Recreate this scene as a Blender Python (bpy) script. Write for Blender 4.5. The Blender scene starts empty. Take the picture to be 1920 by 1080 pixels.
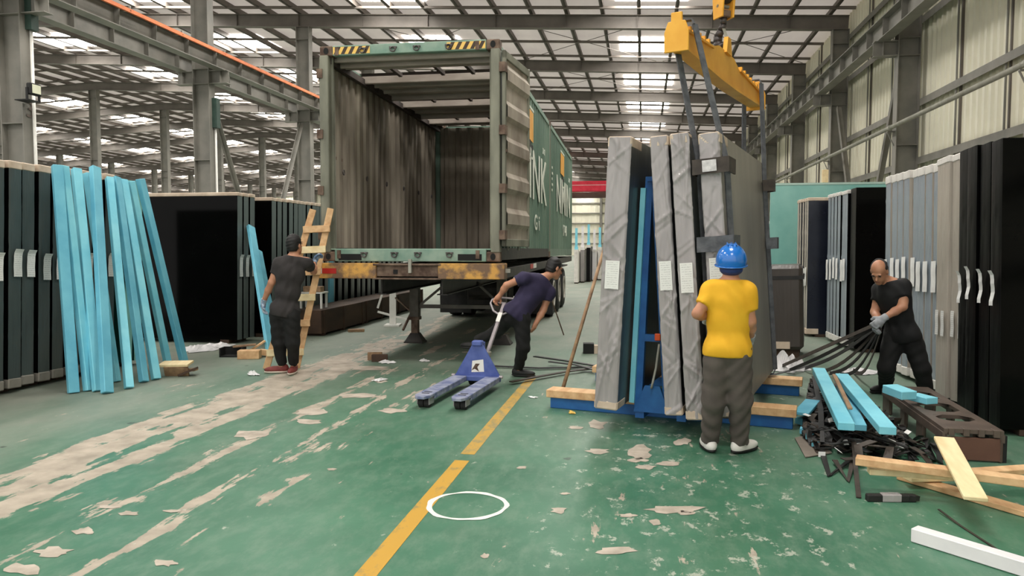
import bpy, math, random
import numpy as np
from mathutils import Vector, Matrix, Euler

random.seed(7)
SC = bpy.context.scene
COL = SC.collection
R = math.radians

# ------------------------------------------------------------------ camera, world, exposure
YAW, FPX, EYE = R(9.93), 1400.0, 1.6
PITCH = math.atan(80 / 1400)
cam = bpy.data.cameras.new('camera')
cam.sensor_width = 36.0
cam.lens = FPX / 1920 * 36.0
cam.clip_end = 400
camo = bpy.data.objects.new('camera', cam)
COL.objects.link(camo)
camo.location = (0, 0, EYE)
camo.rotation_euler = (R(90) - PITCH, 0, YAW)
SC.camera = camo

world = bpy.data.worlds.new('world')
SC.world = world
world.use_nodes = True
wn = world.node_tree.nodes['Background']
wn.inputs[0].default_value = (1.0, 0.97, 0.93, 1)      # bright overcast sky outside
wn.inputs[1].default_value = 0.8
SKYLIGHT_STRENGTH = 15.0

vs = SC.view_settings
vs.view_transform = 'Standard'
vs.look = 'None'
vs.gamma = 1.0
vs.use_curve_mapping = False
vs.exposure = 0.82

# ------------------------------------------------------------------ geometry helpers
_ca, _sa, _cp, _sp = math.cos(YAW), math.sin(YAW), math.cos(PITCH), math.sin(PITCH)


def _ray(x, y):
    u, v = (x - 960) / FPX, (y - 540) / FPX
    f = _cp - v * _sp
    return Vector((u * _ca - f * _sa, u * _sa + f * _ca, -(_sp + v * _cp)))


def on_floor(x, y, z=0.0):
    """point of the photograph taken to lie at height z"""
    r = _ray(x, y)
    return Vector((0, 0, EYE)) + r * ((z - EYE) / r.z)


def at_y(x, y, Y):
    """point of the photograph taken to lie at depth Y down the hall"""
    r = _ray(x, y)
    return Vector((0, 0, EYE)) + r * (Y / r.y)


def at_x(x, y, X):
    r = _ray(x, y)
    return Vector((0, 0, EYE)) + r * (X / r.x)


class MB:
    """collects primitives into one mesh"""

    def __init__(s):
        s.v, s.f, s.m = [], [], []

    def add(s, vs_, fs, m=0):
        b = len(s.v)
        s.v += [tuple(p) for p in vs_]
        s.f += [tuple(b + i for i in q) for q in fs]
        s.m += [m] * len(fs)
        return s

    def box(s, c, d, rot=None, m=0):
        c = Vector(c)
        vs_ = []
        for z in (-.5, .5):
            for x, y in ((-.5, -.5), (.5, -.5), (.5, .5), (-.5, .5)):
                p = Vector((x * d[0], y * d[1], z * d[2]))
                if rot is not None:
                    p = rot @ p
                vs_.append(c + p)
        return s.add(vs_, [(3, 2, 1, 0), (4, 5, 6, 7), (0, 1, 5, 4), (1, 2, 6, 5), (2, 3, 7, 6), (3, 0, 4, 7)], m)

    def span(s, lo, hi, m=0):
        return s.box([(a + b) / 2 for a, b in zip(lo, hi)], [abs(b - a) for a, b in zip(lo, hi)], None, m)

    def bar(s, p0, p1, w, h, up=(0, 0, 1), m=0):
        """rectangular bar from p0 to p1, h along up, w sideways"""
        p0, p1 = Vector(p0), Vector(p1)
        d = p1 - p0
        y = d.normalized()
        x = y.cross(Vector(up))
        if x.length < 1e-4:
            x = y.cross(Vector((1, 0, 0)))
        x.normalize()
        z = x.cross(y)
        rot = Matrix((x, y, z)).transposed()
        return s.box((p0 + p1) / 2, (w, d.length, h), rot, m)

    def cyl(s, p0, p1, r0, r1=None, n=14, m=0):
        r1 = r0 if r1 is None else r1
        p0, p1 = Vector(p0), Vector(p1)
        z = (p1 - p0).normalized()
        x = z.orthogonal().normalized()
        y = z.cross(x)
        vs_ = []
        for p, r in ((p0, r0), (p1, r1)):
            for i in range(n):
                a = 2 * math.pi * i / n
                vs_.append(p + x * (r * math.cos(a)) + y * (r * math.sin(a)))
        fs = [(i, (i + 1) % n, n + (i + 1) % n, n + i) for i in range(n)]
        fs += [tuple(range(n - 1, -1, -1)), tuple(range(n, 2 * n))]
        return s.add(vs_, fs, m)

    def tube(s, pts, r, n=8, closed=False, m=0):
        pts = [Vector(p) for p in pts]
        k = len(pts)
        vs_, prev = [], None
        for i, p in enumerate(pts):
            a = pts[(i - 1) % k] if (closed or i > 0) else p
            b = pts[(i + 1) % k] if (closed or i < k - 1) else p
            t = (b - a).normalized()
            x = t.orthogonal().normalized() if prev is None else (prev - t * prev.dot(t)).normalized()
            prev = x
            y = t.cross(x)
            for j in range(n):
                q = 2 * math.pi * j / n
                vs_.append(p + x * (r * math.cos(q)) + y * (r * math.sin(q)))
        fs = []
        for i in range(k if closed else k - 1):
            for j in range(n):
                a0, b0 = i * n, ((i + 1) % k) * n
                fs.append((a0 + j, a0 + (j + 1) % n, b0 + (j + 1) % n, b0 + j))
        if not closed:
            fs += [tuple(range(n - 1, -1, -1)), tuple(range((k - 1) * n, k * n))]
        return s.add(vs_, fs, m)

    def ribbon(s, pts, w, th, side=None, m=0):
        """flat strap through pts; side = direction of its width"""
        pts = [Vector(p) for p in pts]
        k = len(pts)
        vs_ = []
        for i, p in enumerate(pts):
            t = (pts[min(i + 1, k - 1)] - pts[max(i - 1, 0)]).normalized()
            sd = Vector(side) if side is not None else t.cross(Vector((0, 0, 1)))
            sd = sd - t * sd.dot(t)
            if sd.length < 1e-5:
                sd = t.orthogonal()
            sd.normalize()
            n = t.cross(sd)
            for a, b in ((-1, -1), (1, -1), (1, 1), (-1, 1)):
                vs_.append(p + sd * (a * w / 2) + n * (b * th / 2))
        fs = [(3, 2, 1, 0), tuple((k - 1) * 4 + j for j in range(4))]
        for i in range(k - 1):
            for j in range(4):
                fs.append((i * 4 + j, i * 4 + (j + 1) % 4, i * 4 + 4 + (j + 1) % 4, i * 4 + 4 + j))
        return s.add(vs_, fs, m)

    def prism(s, poly, origin, ux, uy, depth, m=0):
        """2-D polygon in the (ux, uy) plane at origin, pushed along ux x uy by depth"""
        o, ux, uy = Vector(origin), Vector(ux), Vector(uy)
        n = ux.cross(uy).normalized() * depth
        k = len(poly)
        a = [o + ux * p[0] + uy * p[1] for p in poly]
        vs_ = a + [p + n for p in a]
        fs = [tuple(range(k - 1, -1, -1)), tuple(range(k, 2 * k))]
        fs += [(i, (i + 1) % k, k + (i + 1) % k, k + i) for i in range(k)]
        return s.add(vs_, fs, m)

    def mesh(s, name, mats, smooth=False):
        me = bpy.data.meshes.new(name)
        me.from_pydata(s.v, [], s.f)
        mats = mats if isinstance(mats, (list, tuple)) else [mats]
        for q in mats:
            me.materials.append(q)
        if len(mats) > 1:
            me.polygons.foreach_set('material_index', s.m)
        if smooth:
            me.polygons.foreach_set('use_smooth', [True] * len(me.polygons))
        me.update()
        return me

    def build(s, name, mats, parent=None, smooth=False, bevel=0.0, loc=None, rot=None):
        return link(name, s.mesh(name, mats, smooth), parent, bevel, loc, rot)


def link(name, data, parent=None, bevel=0.0, loc=None, rot=None):
    o = bpy.data.objects.new(name, data)
    COL.objects.link(o)
    if parent is not None:
        o.parent = parent
    if loc is not None:
        o.location = loc
    if rot is not None:
        o.rotation_euler = rot
    if bevel:
        b = o.modifiers.new('bevel', 'BEVEL')
        b.width, b.segments, b.limit_method = bevel, 1, 'ANGLE'
    return o


def tag(o, label, cat=None, group=None, kind=None):
    o['label'] = label
    if cat:
        o['category'] = cat
    if group:
        o['group'] = group
    if kind:
        o['kind'] = kind
    return o


def thing(name, label, cat, loc=(0, 0, 0), rot=(0, 0, 0), group=None, kind=None):
    o = bpy.data.objects.new(name, None)
    o.empty_display_size = 0.1
    COL.objects.link(o)
    o.location, o.rotation_euler = loc, rot
    return tag(o, label, cat, group, kind)


def dup(root, loc=None, rot=None, label=None, group=None, parent=None):
    r = root.copy()
    COL.objects.link(r)
    r.parent = parent
    if loc is not None:
        r.location = loc
    if rot is not None:
        r.rotation_euler = rot
    if label:
        r['label'] = label
    if group:
        r['group'] = group
    for ch in list(root.children):
        dup(ch, parent=r)
    return r


# ------------------------------------------------------------------ materials
def lin(c):
    return tuple((x / 255 / 12.92 if x / 255 <= .04045 else ((x / 255 + .055) / 1.055) ** 2.4) for x in c) + (1.0,)


class NT:
    """small node-tree helper"""

    def __init__(s, name):
        s.mat = bpy.data.materials.new(name)
        s.mat.use_nodes = True
        s.n, s.l = s.mat.node_tree.nodes, s.mat.node_tree.links
        s.bsdf = s.n['Principled BSDF']

    def node(s, t, **kw):
        q = s.n.new(t)
        for k, v in kw.items():
            if hasattr(v, 'node'):
                s.l.new(v, q.inputs[k])
            elif k in q.inputs:
                q.inputs[k].default_value = v
            else:
                setattr(q, k, v)
        return q

    def math(s, op, a, b=0.0, c=0.0, clamp=False):
        q = s.n.new('ShaderNodeMath')
        q.operation, q.use_clamp = op, clamp
        for i, v in enumerate((a, b, c)):
            if hasattr(v, 'node'):
                s.l.new(v, q.inputs[i])
            else:
                q.inputs[i].default_value = v
        return q.outputs[0]

    def coord(s, which='Object', scale=(1, 1, 1), rot=(0, 0, 0), loc=(0, 0, 0)):
        tc = s.n.new('ShaderNodeTexCoord')
        mp = s.n.new('ShaderNodeMapping')
        mp.inputs['Scale'].default_value = scale
        mp.inputs['Rotation'].default_value = rot
        mp.inputs['Location'].default_value = loc
        s.l.new(tc.outputs[which], mp.inputs[0])
        return mp.outputs[0]

    def noise(s, vec, scale=5, detail=4, rough=.55, dist=0.0):
        return s.node('ShaderNodeTexNoise', Vector=vec, Scale=scale, Detail=detail, Roughness=rough, Distortion=dist).outputs[0]

    def ramp(s, fac, stops, interp='LINEAR'):
        q = s.n.new('ShaderNodeValToRGB')
        q.color_ramp.interpolation = interp
        e = q.color_ramp.elements
        while len(e) < len(stops):
            e.new(.5)
        for el, (p, c) in zip(e, stops):
            el.position = p
            el.color = c if isinstance(c, tuple) else (c, c, c, 1)
        s.l.new(fac, q.inputs[0])
        return q.outputs[0]

    def mix(s, fac, a, b):
        q = s.n.new('ShaderNodeMix')
        q.data_type = 'RGBA'
        for i, v in ((0, fac), (6, a), (7, b)):
            if hasattr(v, 'node'):
                s.l.new(v, q.inputs[i])
            else:
                q.inputs[i].default_value = v
        return q.outputs[2]

    def set(s, **kw):
        for k, v in kw.items():
            k = k.replace('_', ' ')
            if hasattr(v, 'node'):
                s.l.new(v, s.bsdf.inputs[k])
            else:
                s.bsdf.inputs[k].default_value = v
        return s

    def bump(s, h, strength=.3, dist=.01):
        b = s.node('ShaderNodeBump', Height=h, Strength=strength, Distance=dist)
        s.l.new(b.outputs[0], s.bsdf.inputs['Normal'])
        return s


MATS = {}


def M(name, c1, c2=None, rough=.6, metal=0.0, scale=4.0, stretch=(1, 1, 1), bump=0.0, bscale=None, spec=.5, ramp=(.35, .65), detail=4, rot=(0, 0, 0), coat=0.0):
    if name in MATS:
        return MATS[name]
    t = NT(name)
    c1 = lin(c1)
    c2 = lin(c2) if c2 else c1
    v = t.coord(scale=stretch, rot=rot)
    n = t.noise(v, scale, detail)
    t.set(Base_Color=t.ramp(n, [(ramp[0], c1), (ramp[1], c2)]), Roughness=rough, Metallic=metal)
    t.bsdf.inputs['Specular IOR Level'].default_value = spec
    if coat:
        t.bsdf.inputs['Coat Weight'].default_value = coat
    if bump:
        t.bump(t.noise(v, bscale or scale * 3, 5), bump, .02)
    MATS[name] = t.mat
    return t.mat


def film(name, c1, c2, rough=.28, strength=.55, sc=6.0, spec=.6):
    """creased plastic wrapping film"""
    t = NT(name)
    n = t.noise(t.coord(scale=(1, 1, .07), rot=(R(4), R(5), 0)), sc * 4.5, 3, .5, .35)
    h = n
    n3 = t.noise(t.coord(scale=(1, 1, .25)), 2.0, 3)
    t.set(Base_Color=t.ramp(n3, [(.35, lin(c1)), (.65, lin(c2))]), Roughness=rough)
    t.bsdf.inputs['Specular IOR Level'].default_value = spec
    t.bump(h, strength, .012)
    MATS[name] = t.mat
    return t.mat


def floor_material():
    t = NT('worn_green_floor_paint')
    tc = t.n.new('ShaderNodeTexCoord')
    P = tc.outputs['Object']
    sx = t.n.new('ShaderNodeSeparateXYZ')
    t.l.new(P, sx.inputs[0])
    X, Y = sx.outputs[0], sx.outputs[1]
    # green paint with dirt
    g = t.ramp(t.noise(P, .9, 6, .6), [(.3, lin((46, 98, 74))), (.7, lin((74, 124, 98)))])
    fine = t.noise(t.coord(scale=(1, .45, 1)), 9, 6, .7)
    g = t.mix(t.ramp(fine, [(.45, 0.0), (.72, .6)]), g, lin((112, 138, 118)))
    # dust by the left-hand stacks; down the hall dust plus painted-in grazing reflection
    ydust_sheen = t.ramp(t.math('MULTIPLY', Y, 1 / 24), [(.2, 0.0), (.38, .6), (.6, .95)])
    ldust = t.ramp(t.math('MULTIPLY_ADD', X, 1 / 12, 8 / 12), [(.0, .95), (.2, .9), (.3, .35), (.36, 0.0)])
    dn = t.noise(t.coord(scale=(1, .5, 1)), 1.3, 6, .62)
    d = t.math('ADD', t.math('MAXIMUM', ydust_sheen, ldust), t.math('MULTIPLY_ADD', dn, 1.1, -.62), clamp=True)
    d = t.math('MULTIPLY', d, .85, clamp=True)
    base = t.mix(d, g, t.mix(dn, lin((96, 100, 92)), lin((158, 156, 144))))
    # paint worn away in tracks along the hall
    band = t.ramp(t.math('MULTIPLY_ADD', X, 1 / 12, 8 / 12), [
        (.0, .0), (.285, .03), (.298, .15), (.318, .212), (.336, .17), (.352, .205), (.368, .05), (.392, .03), (.402, .16),
        (.414, .03), (.43, .01), (.441, .15), (.452, .03), (.474, .11), (.49, .0), (.57, -.05 + .05), (.64, .045), (.72, .05), (.78, .0)])
    yk = t.ramp(t.math('MULTIPLY', Y, 1 / 24), [(.0, 1.0), (.36, 1.0), (.5, .75), (.8, .3)])
    n1 = t.noise(t.coord(scale=(2.6, .36, 1)), 2.4, 10, .66, .25)
    n1b = t.noise(t.coord(scale=(1.0, .8, 1), loc=(3, 5, 0)), 3.0, 8, .68, .3)
    nn = t.math('MULTIPLY_ADD', n1b, .35, t.math('MULTIPLY', n1, .65))
    w = t.ramp(t.math('ADD', nn, t.math('MULTIPLY', band, yk)), [(.628, 0.0), (.642, 1.0)])
    wc = t.ramp(t.noise(P, 5, 5), [(.3, lin((150, 138, 124))), (.7, lin((190, 176, 160)))])
    base = t.mix(t.math('MULTIPLY', w, .92), base, wc)
    # small pale scuffs and dark spots
    sband = t.ramp(t.math('MULTIPLY_ADD', X, 1 / 12, 8 / 12), [(.45, .0), (.6, .03), (.66, .085), (.74, .085), (.82, .03)])
    sc_ = t.ramp(t.math('ADD', t.noise(t.coord(scale=(1, .7, 1), loc=(7, 1, 0)), 8, 8, .74), sband), [(.655, 0.0), (.69, .8)])
    base = t.mix(sc_, base, lin((176, 180, 166)))
    dk = t.ramp(t.noise(t.coord(loc=(2, 9, 0)), 4.5, 3, .5), [(.73, 0.0), (.75, .7)])
    base = t.mix(dk, base, lin((32, 46, 38)))
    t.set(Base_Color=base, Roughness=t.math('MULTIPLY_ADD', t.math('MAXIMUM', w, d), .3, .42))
    t.bump(t.math('ADD', t.noise(P, 6, 5), t.math('MULTIPLY', w, -.25)), .12, .01)
    return t.mat


def roof_material():
    """thin pale roof sheet that lets some daylight through"""
    t = NT('pale_translucent_roof_sheet')
    n = t.noise(t.coord(scale=(1, .3, 1)), 1.2, 4)
    t.set(Base_Color=t.ramp(n, [(.35, lin((214, 206, 200))), (.65, lin((230, 222, 216)))]), Roughness=.8)
    tr_ = t.node('ShaderNodeBsdfTranslucent')
    tr_.inputs[0].default_value = (.62, .56, .53, 1)
    mx = t.node('ShaderNodeMixShader', Fac=.36)
    t.l.new(t.bsdf.outputs[0], mx.inputs[1])
    t.l.new(tr_.outputs[0], mx.inputs[2])
    t.l.new(mx.outputs[0], t.n['Material Output'].inputs[0])
    return t.mat


def worn_paint(name, c, under, thr=.5):
    t = NT(name)
    n = t.noise(t.coord(scale=(1, .6, 1)), 9, 7, .7)
    f = t.ramp(n, [(thr, 0.0), (thr + .12, .85)])
    t.set(Base_Color=t.mix(f, lin(c), lin(under)), Roughness=.55)
    return t.mat


def label_material(name='printed_label', paper=(228, 228, 224)):
    """white paper label: faint printed lines and a grey block"""
    t = NT(name)
    tc = t.n.new('ShaderNodeTexCoord')
    sx = t.n.new('ShaderNodeSeparateXYZ')
    t.l.new(tc.outputs['Generated'], sx.inputs[0])
    gx, gz = sx.outputs[0], sx.outputs[2]
    rows = t.math('FRACT', t.math('MULTIPLY', gz, 13))
    ln = t.math('LESS_THAN', rows, .32)
    nz = t.noise(t.coord('Generated', scale=(9, 1, 13)), 3.0, 2)
    ln = t.math('MULTIPLY', ln, t.math('GREATER_THAN', nz, .5))
    inx = t.math('MULTIPLY', t.math('GREATER_THAN', gx, .1), t.math('LESS_THAN', gx, .9))
    ln = t.math('MULTIPLY', t.math('MULTIPLY', ln, inx), .45)
    t.set(Base_Color=t.mix(ln, lin(paper), lin((90, 88, 90))), Roughness=.55)
    return t.mat


def emit(name, c, s):
    t = NT(name)
    t.set(Base_Color=(.8, .8, .8, 1), Emission_Color=lin(c), Emission_Strength=s)
    return t.mat


STEEL = M('grey_painted_steel', (116, 114, 107), (136, 132, 124), .55, scale=1.5)
STEELD = M('dull_grey_purlin_steel', (98, 91, 84), (114, 106, 99), .6, scale=1.5)
RAFTER = M('rafter_grey_steel', (104, 98, 91), (118, 111, 104), .6, scale=1.5)
ROOFM = M('pale_roof_sheet', (222, 214, 208), (236, 228, 222), .75, scale=.8)
WALLM = M('cream_wall_sheet', (224, 220, 200), (238, 234, 214), .55, scale=.6)
CREAMG = M('container_interior_steel', (96, 86, 74), (164, 154, 138), .75, scale=1.6, stretch=(1.2, 1.2, .25), bump=.15, ramp=(.3, .62), detail=7)
GREEN = M('faded_green_container_paint', (84, 112, 98), (112, 136, 120), .5, scale=1.3, stretch=(1, 1, .3), detail=6)
POSTM = M('weathered_post_paint', (92, 92, 80), (138, 138, 122), .65, scale=3, stretch=(1, 1, .3), bump=.15, detail=7)
GREENL = M('pale_green_rail_paint', (112, 144, 128), (142, 164, 148), .55, scale=5, bump=.1, detail=6)
RUSTY = M('rusty_brown_steel', (74, 54, 44), (128, 108, 92), .8, scale=7, bump=.3, detail=7)
YELRUST = M('chipped_yellow_paint', (118, 92, 70), (210, 158, 78), .65, scale=5, bump=.2, ramp=(.44, .6), detail=8)
DOORIN = M('weathered_door_inner', (128, 116, 104), (180, 170, 156), .75, scale=2.2, stretch=(1, 1, .5), bump=.2, detail=7)
BOWM = M('weathered_roof_bow', (150, 138, 128), (186, 174, 164), .7, scale=4, stretch=(.3, 1, 1))
DARKROOF = M('dark_container_roof', (64, 56, 52), (88, 78, 72), .8, scale=3)
CHASSIS = M('black_chassis_steel', (34, 32, 30), (58, 52, 48), .6, scale=6, detail=6)
RUBBER = M('black_rubber', (22, 22, 22), (38, 37, 36), .75, scale=8)
WOODF = M('container_plywood_floor', (58, 46, 38), (82, 68, 56), .8, scale=4, stretch=(1, .2, 1))
PLY = M('brown_plywood', (58, 42, 32), (84, 62, 46), .8, scale=3, stretch=(1, .3, 1), bump=.1)
WOOD = M('raw_pine', (196, 152, 108), (222, 184, 138), .7, scale=4, stretch=(3, .4, 3), bump=.12, detail=6)
WOODL = M('pale_new_pine', (222, 198, 150), (240, 222, 178), .65, scale=4, stretch=(3, .5, 3), bump=.08, detail=6)
WOODB = M('used_wood_block', (128, 100, 76), (170, 138, 104), .75, scale=5, stretch=(2, .6, 2), bump=.15)
CARD = M('pale_cardboard', (186, 166, 146), (212, 194, 174), .75, scale=5, bump=.1)
CARDW = M('white_cardboard_cap', (206, 202, 196), (228, 224, 218), .7, scale=6, bump=.1)
FOAM = M('light_blue_foam', (112, 196, 218), (138, 214, 230), .6, scale=3, bump=.08, bscale=30)
FOAMD = M('mid_blue_foam', (92, 170, 196), (116, 192, 212), .65, scale=3, bump=.08, bscale=30)
BLACKGL = M('black_wrapped_glass', (5, 5, 5), (8, 8, 8), .08, scale=2, spec=.08)
BLACKFILM = film('black_film', (6, 6, 7), (11, 11, 12), .4, .25, 6.0, .2)
LEFTFILM = film('dark_slate_film', (58, 66, 66), (80, 88, 86), .3, .6)
GREYFILM = film('grey_green_film', (78, 88, 88), (104, 112, 110), .35, .5)
BLUEFILM = film('blue_grey_film', (128, 138, 148), (166, 176, 184), .22, 1.0)
CREAMFILM = film('cream_film', (158, 150, 140), (190, 182, 170), .35, .7)
SILVER = film('silver_grey_film', (132, 127, 127), (180, 174, 173), .16, .8, 5)
FACEDK = film('dark_grey_face_film', (56, 58, 58), (74, 76, 76), .4, .5, 2.2)
FACEBR = film('grey_brown_face_film', (122, 117, 108), (144, 138, 128), .4, .35, 1.2)
NAVYF = M('navy_glass_face', (22, 26, 38), (30, 34, 46), .25, scale=2)
TEALGL = M('teal_glass_sheet', (124, 182, 174), (146, 200, 190), .25, scale=1.2)
TEALDK = M('dark_teal_glass', (22, 58, 52), (34, 72, 64), .2, scale=1.2)
PAPER = label_material()
PAPERP = M('plain_white_tag', (222, 222, 220), (238, 238, 236), .6, scale=8)
GAP = M('dark_gap', (10, 10, 10), (14, 14, 14), .8)
JACKB = M('scuffed_blue_paint', (66, 84, 148), (92, 108, 170), .45, scale=6, bump=.1, detail=6)
JACKF = M('scuffed_fork_paint', (92, 102, 140), (150, 154, 172), .5, scale=8, detail=8, ramp=(.38, .6))
STEELH = M('handle_steel', (150, 142, 146), (172, 164, 166), .35, metal=.4, scale=8)
RACKB = M('blue_rack_paint', (22, 84, 148), (34, 104, 168), .5, scale=5)
YELLOW = M('crane_yellow', (226, 158, 42), (240, 178, 62), .5, scale=4, detail=6)
SLING = M('grey_sling_webbing', (74, 76, 80), (98, 100, 104), .8, scale=14, bump=.2)
STRAPB = M('black_strap', (20, 19, 19), (34, 32, 31), .55, scale=9)
STRAPG = M('brown_black_strap', (46, 38, 32), (68, 58, 50), .6, scale=9)
PLASTIC = M('crumpled_white_plastic', (206, 204, 204), (236, 232, 232), .35, scale=7, bump=.4)
FOAMW = M('white_foam', (222, 218, 220), (236, 232, 232), .6, scale=3)
BROWNP = M('brown_moulded_plastic', (78, 66, 58), (98, 84, 74), .5, scale=5)
BROWNF = M('red_brown_panel', (92, 60, 48), (106, 72, 58), .55, scale=4)
ORANGE = M('orange_conductor_rail', (214, 112, 60), (228, 130, 76), .5)
RED = M('red_crane_paint', (196, 30, 54), (208, 44, 66), .5)
REDREF = M('red_reflector', (176, 36, 32), (190, 48, 42), .4)
WHITEP = M('white_paint', (224, 222, 214), (236, 234, 228), .6)
HAZY = M('hazard_yellow', (232, 188, 92), (240, 200, 110), .55)
HAZB = M('hazard_black', (58, 44, 30), (70, 54, 38), .6)
BLACKM = M('matt_black', (14, 14, 14), (20, 20, 20), .7)
LETTER = M('white_lettering', (216, 220, 206), (230, 232, 220), .6, scale=12)
LOGO = M('yellow_emblem', (236, 164, 50), (244, 180, 80), .55)
PIPEM = M('pipe_grey', (140, 138, 126), (160, 158, 146), .5, scale=4)
HOOKM = M('dark_hook_steel', (72, 66, 66), (92, 86, 84), .45, metal=.5)
LAMPG = M('floodlight_glass', (214, 216, 190), (224, 226, 200), .3)
DKBOX = film('dark_brown_wrap', (52, 46, 42), (72, 64, 58), .4, .5, 3)
SKYM = emit('skylight_sheet', (255, 252, 246), SKYLIGHT_STRENGTH)

# ------------------------------------------------------------------ the hall
XR, XL, XM, XF = 6.73, -13.3, -34.0, -54.8       # column rows
YC = [14.2 + 7 * k for k in range(-2, 16)]       # frames every 7 m
Y0, Y1 = -5.0, 119.7


def zb(X):
    """underside of the rafters: rises from the right eave to a ridge"""
    return 9.12 + .054 * (6.73 - X) if X > XM else 9.12 + .054 * (6.73 - XM) - .054 * (XM - X)


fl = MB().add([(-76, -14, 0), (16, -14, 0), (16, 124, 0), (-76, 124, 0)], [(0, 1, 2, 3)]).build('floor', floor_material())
tag(fl, 'worn green painted concrete floor with pale tyre tracks', kind='structure')
MB().span((-1.365, -4, .0), (-1.255, 5.33, .002)).build('painted_line', worn_paint('worn_yellow_line', (190, 146, 46), (134, 122, 78), .54), fl)
MB().span((-1.365, 5.5, .0), (-1.255, 9.0, .002)).build('painted_line', worn_paint('worn_yellow_line_far', (184, 146, 60), (134, 128, 92), .47), fl)
ring = MB()
rv, rf = [], []
for i in range(48):
    a = 2 * math.pi * i / 48
    for rr in (.222 + .006 * math.sin(3 * a + 1), .254 + .005 * math.sin(5 * a) + .004 * math.sin(11 * a)):
        rv.append((-1.05 + rr * math.cos(a), 4.40 + rr * math.sin(a), .003))
rf = [(2 * i, 2 * i + 1, (2 * i + 3) % 96, (2 * i + 2) % 96) for i in range(48)]
ring.add(rv, rf).build('painted_ring', worn_paint('chalk_white_ring', (226, 226, 216), (170, 184, 168), .6), fl)
# bare concrete patches with their own outlines
bare = M('bare_concrete', (158, 148, 134), (190, 178, 164), .8, scale=7, detail=6)
for (px, py, hw, hh) in [(1262, 955, 66, 10), (1048, 956, 16, 7), (1228, 979, 14, 7), (1178, 966, 18, 4), (1200, 848, 26, 14), (1120, 845, 26, 6),
                         (1212, 876, 20, 5), (1150, 1033, 42, 9), (1198, 862, 22, 5), (1080, 802, 20, 4), (1118, 795, 22, 9), (1280, 828, 18, 8),
                         (1256, 868, 26, 5), (978, 876, 10, 3), (880, 660, 14, 2), (712, 715, 14, 3), (740, 770, 30, 5), (672, 742, 44, 5), (622, 880, 10, 3),
                         (325, 958, 20, 3), (205, 950, 24, 3), (100, 1035, 40, 10), (40, 1066, 44, 12), (160, 995, 24, 8), (240, 962, 20, 5), (310, 1055, 26, 7),
                         (590, 772, 40, 9), (470, 815, 34, 9), (575, 790, 30, 6), (1285, 962, 18, 5), (1060, 925, 14, 3), (910, 1042, 9, 5),
                         (690, 690, 46, 4), (740, 640, 34, 4), (700, 655, 18, 3)]:
    k = 14
    pts = []
    for i in range(k):
        a = 2 * math.pi * i / k
        q = random.uniform(.55, 1.15)
        pts.append(on_floor(px + hw * q * math.cos(a), py + hh * q * math.sin(a), .0025))
    MB().add(pts, [tuple(range(k - 1, -1, -1))]).build('bare_patch', bare, fl)

# ---- roof
rs = MB()
xs = [8.0, XM, -75.5]
zt = lambda X: zb(X) + .74
for a, b in ((0, 1), (1, 2)):
    n = len(rs.v)
    rs.add([(xs[a], Y0, zt(xs[a])), (xs[a], Y1, zt(xs[a])), (xs[b], Y1, zt(xs[b])), (xs[b], Y0, zt(xs[b]))], [(0, 1, 2, 3)])
ceil = rs.build('ceiling', roof_material())
tag(ceil, 'pale sheet roof with rows of skylights over the hall', kind='structure')
X = 6.4
pur = MB().span((-.04, Y0, 0), (.04, Y1, .2)).span((-.09, Y0, 0), (.04, Y1, .012)).mesh('purlin', STEELD)
while X > -75:
    link('purlin', pur, ceil, loc=(X, 0, zb(X) + .51))
    X -= 1.32
sl = (.054, -.054)
for yb in [YC[0] - 7] + YC[:-1]:
    for dy in (3.7, 6.1):
        if not (Y0 < yb + dy < Y1):
            continue
        for (xa, xb) in ((7.0, XM), (XM, -75.0)):
            if yb > 60 and dy < 4:
                continue
            MB().bar((xa, yb + dy, zb(xa) + .5), (xb, yb + dy, zb(xb) + .5), .09, .09).build('roof_strut', STEELD, ceil)
for yb in [YC[0] - 7] + YC[:-1]:
    for xc in (.2, -9.25, -18.6, -28.0, -40.2, -49.6, -59.0, -68.0):
        w = 1.25
        if yb + 3.8 < Y0:
            continue
        MB().add([(xc - w, yb + 3.75, zt(xc - w) - .03), (xc + w, yb + 3.75, zt(xc + w) - .03), (xc + w, yb + 6.05, zt(xc + w) - .03), (xc - w, yb + 6.05, zt(xc - w) - .03)],
                 [(3, 2, 1, 0)]).build('skylight', SKYM, ceil)
# crossed tie rods under the roof
for yb in (28.2, 35.2):
    for xa in (-12, -5.5, .8):
        for s_ in (0, 1):
            ya, yc = (yb + .3, yb + 6.7) if s_ else (yb + 6.7, yb + .3)
            MB().cyl((xa, ya, zb(xa) + .46), (xa + 6, yc, zb(xa + 6) + .46), .014, n=5).build('tie_rod', STEELD, ceil)

# ---- rafters and columns
for y in YC:
    b = MB()
    for (xa, xb) in ((7.0, XM), (XM, -75.0)):
        pa, pb = Vector((xa, y, zb(xa))), Vector((xb, y, zb(xb)))
        for off, w, h in ((.01, .26, .025), (.245, .03, .45), (.48, .26, .025)):
            b.bar(pa + Vector((0, 0, off)), pb + Vector((0, 0, off)), w, h)
    for k in range(14):                                # web stiffeners
        xx = 5 - k * 2.64
        b.box((xx, y, zb(xx) + .245), (.015, .2, .45))
    tag(b.build('roof_beam', RAFTER), 'grey steel roof rafter spanning the hall', 'beam', 'steel roof rafters', 'structure')


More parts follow.
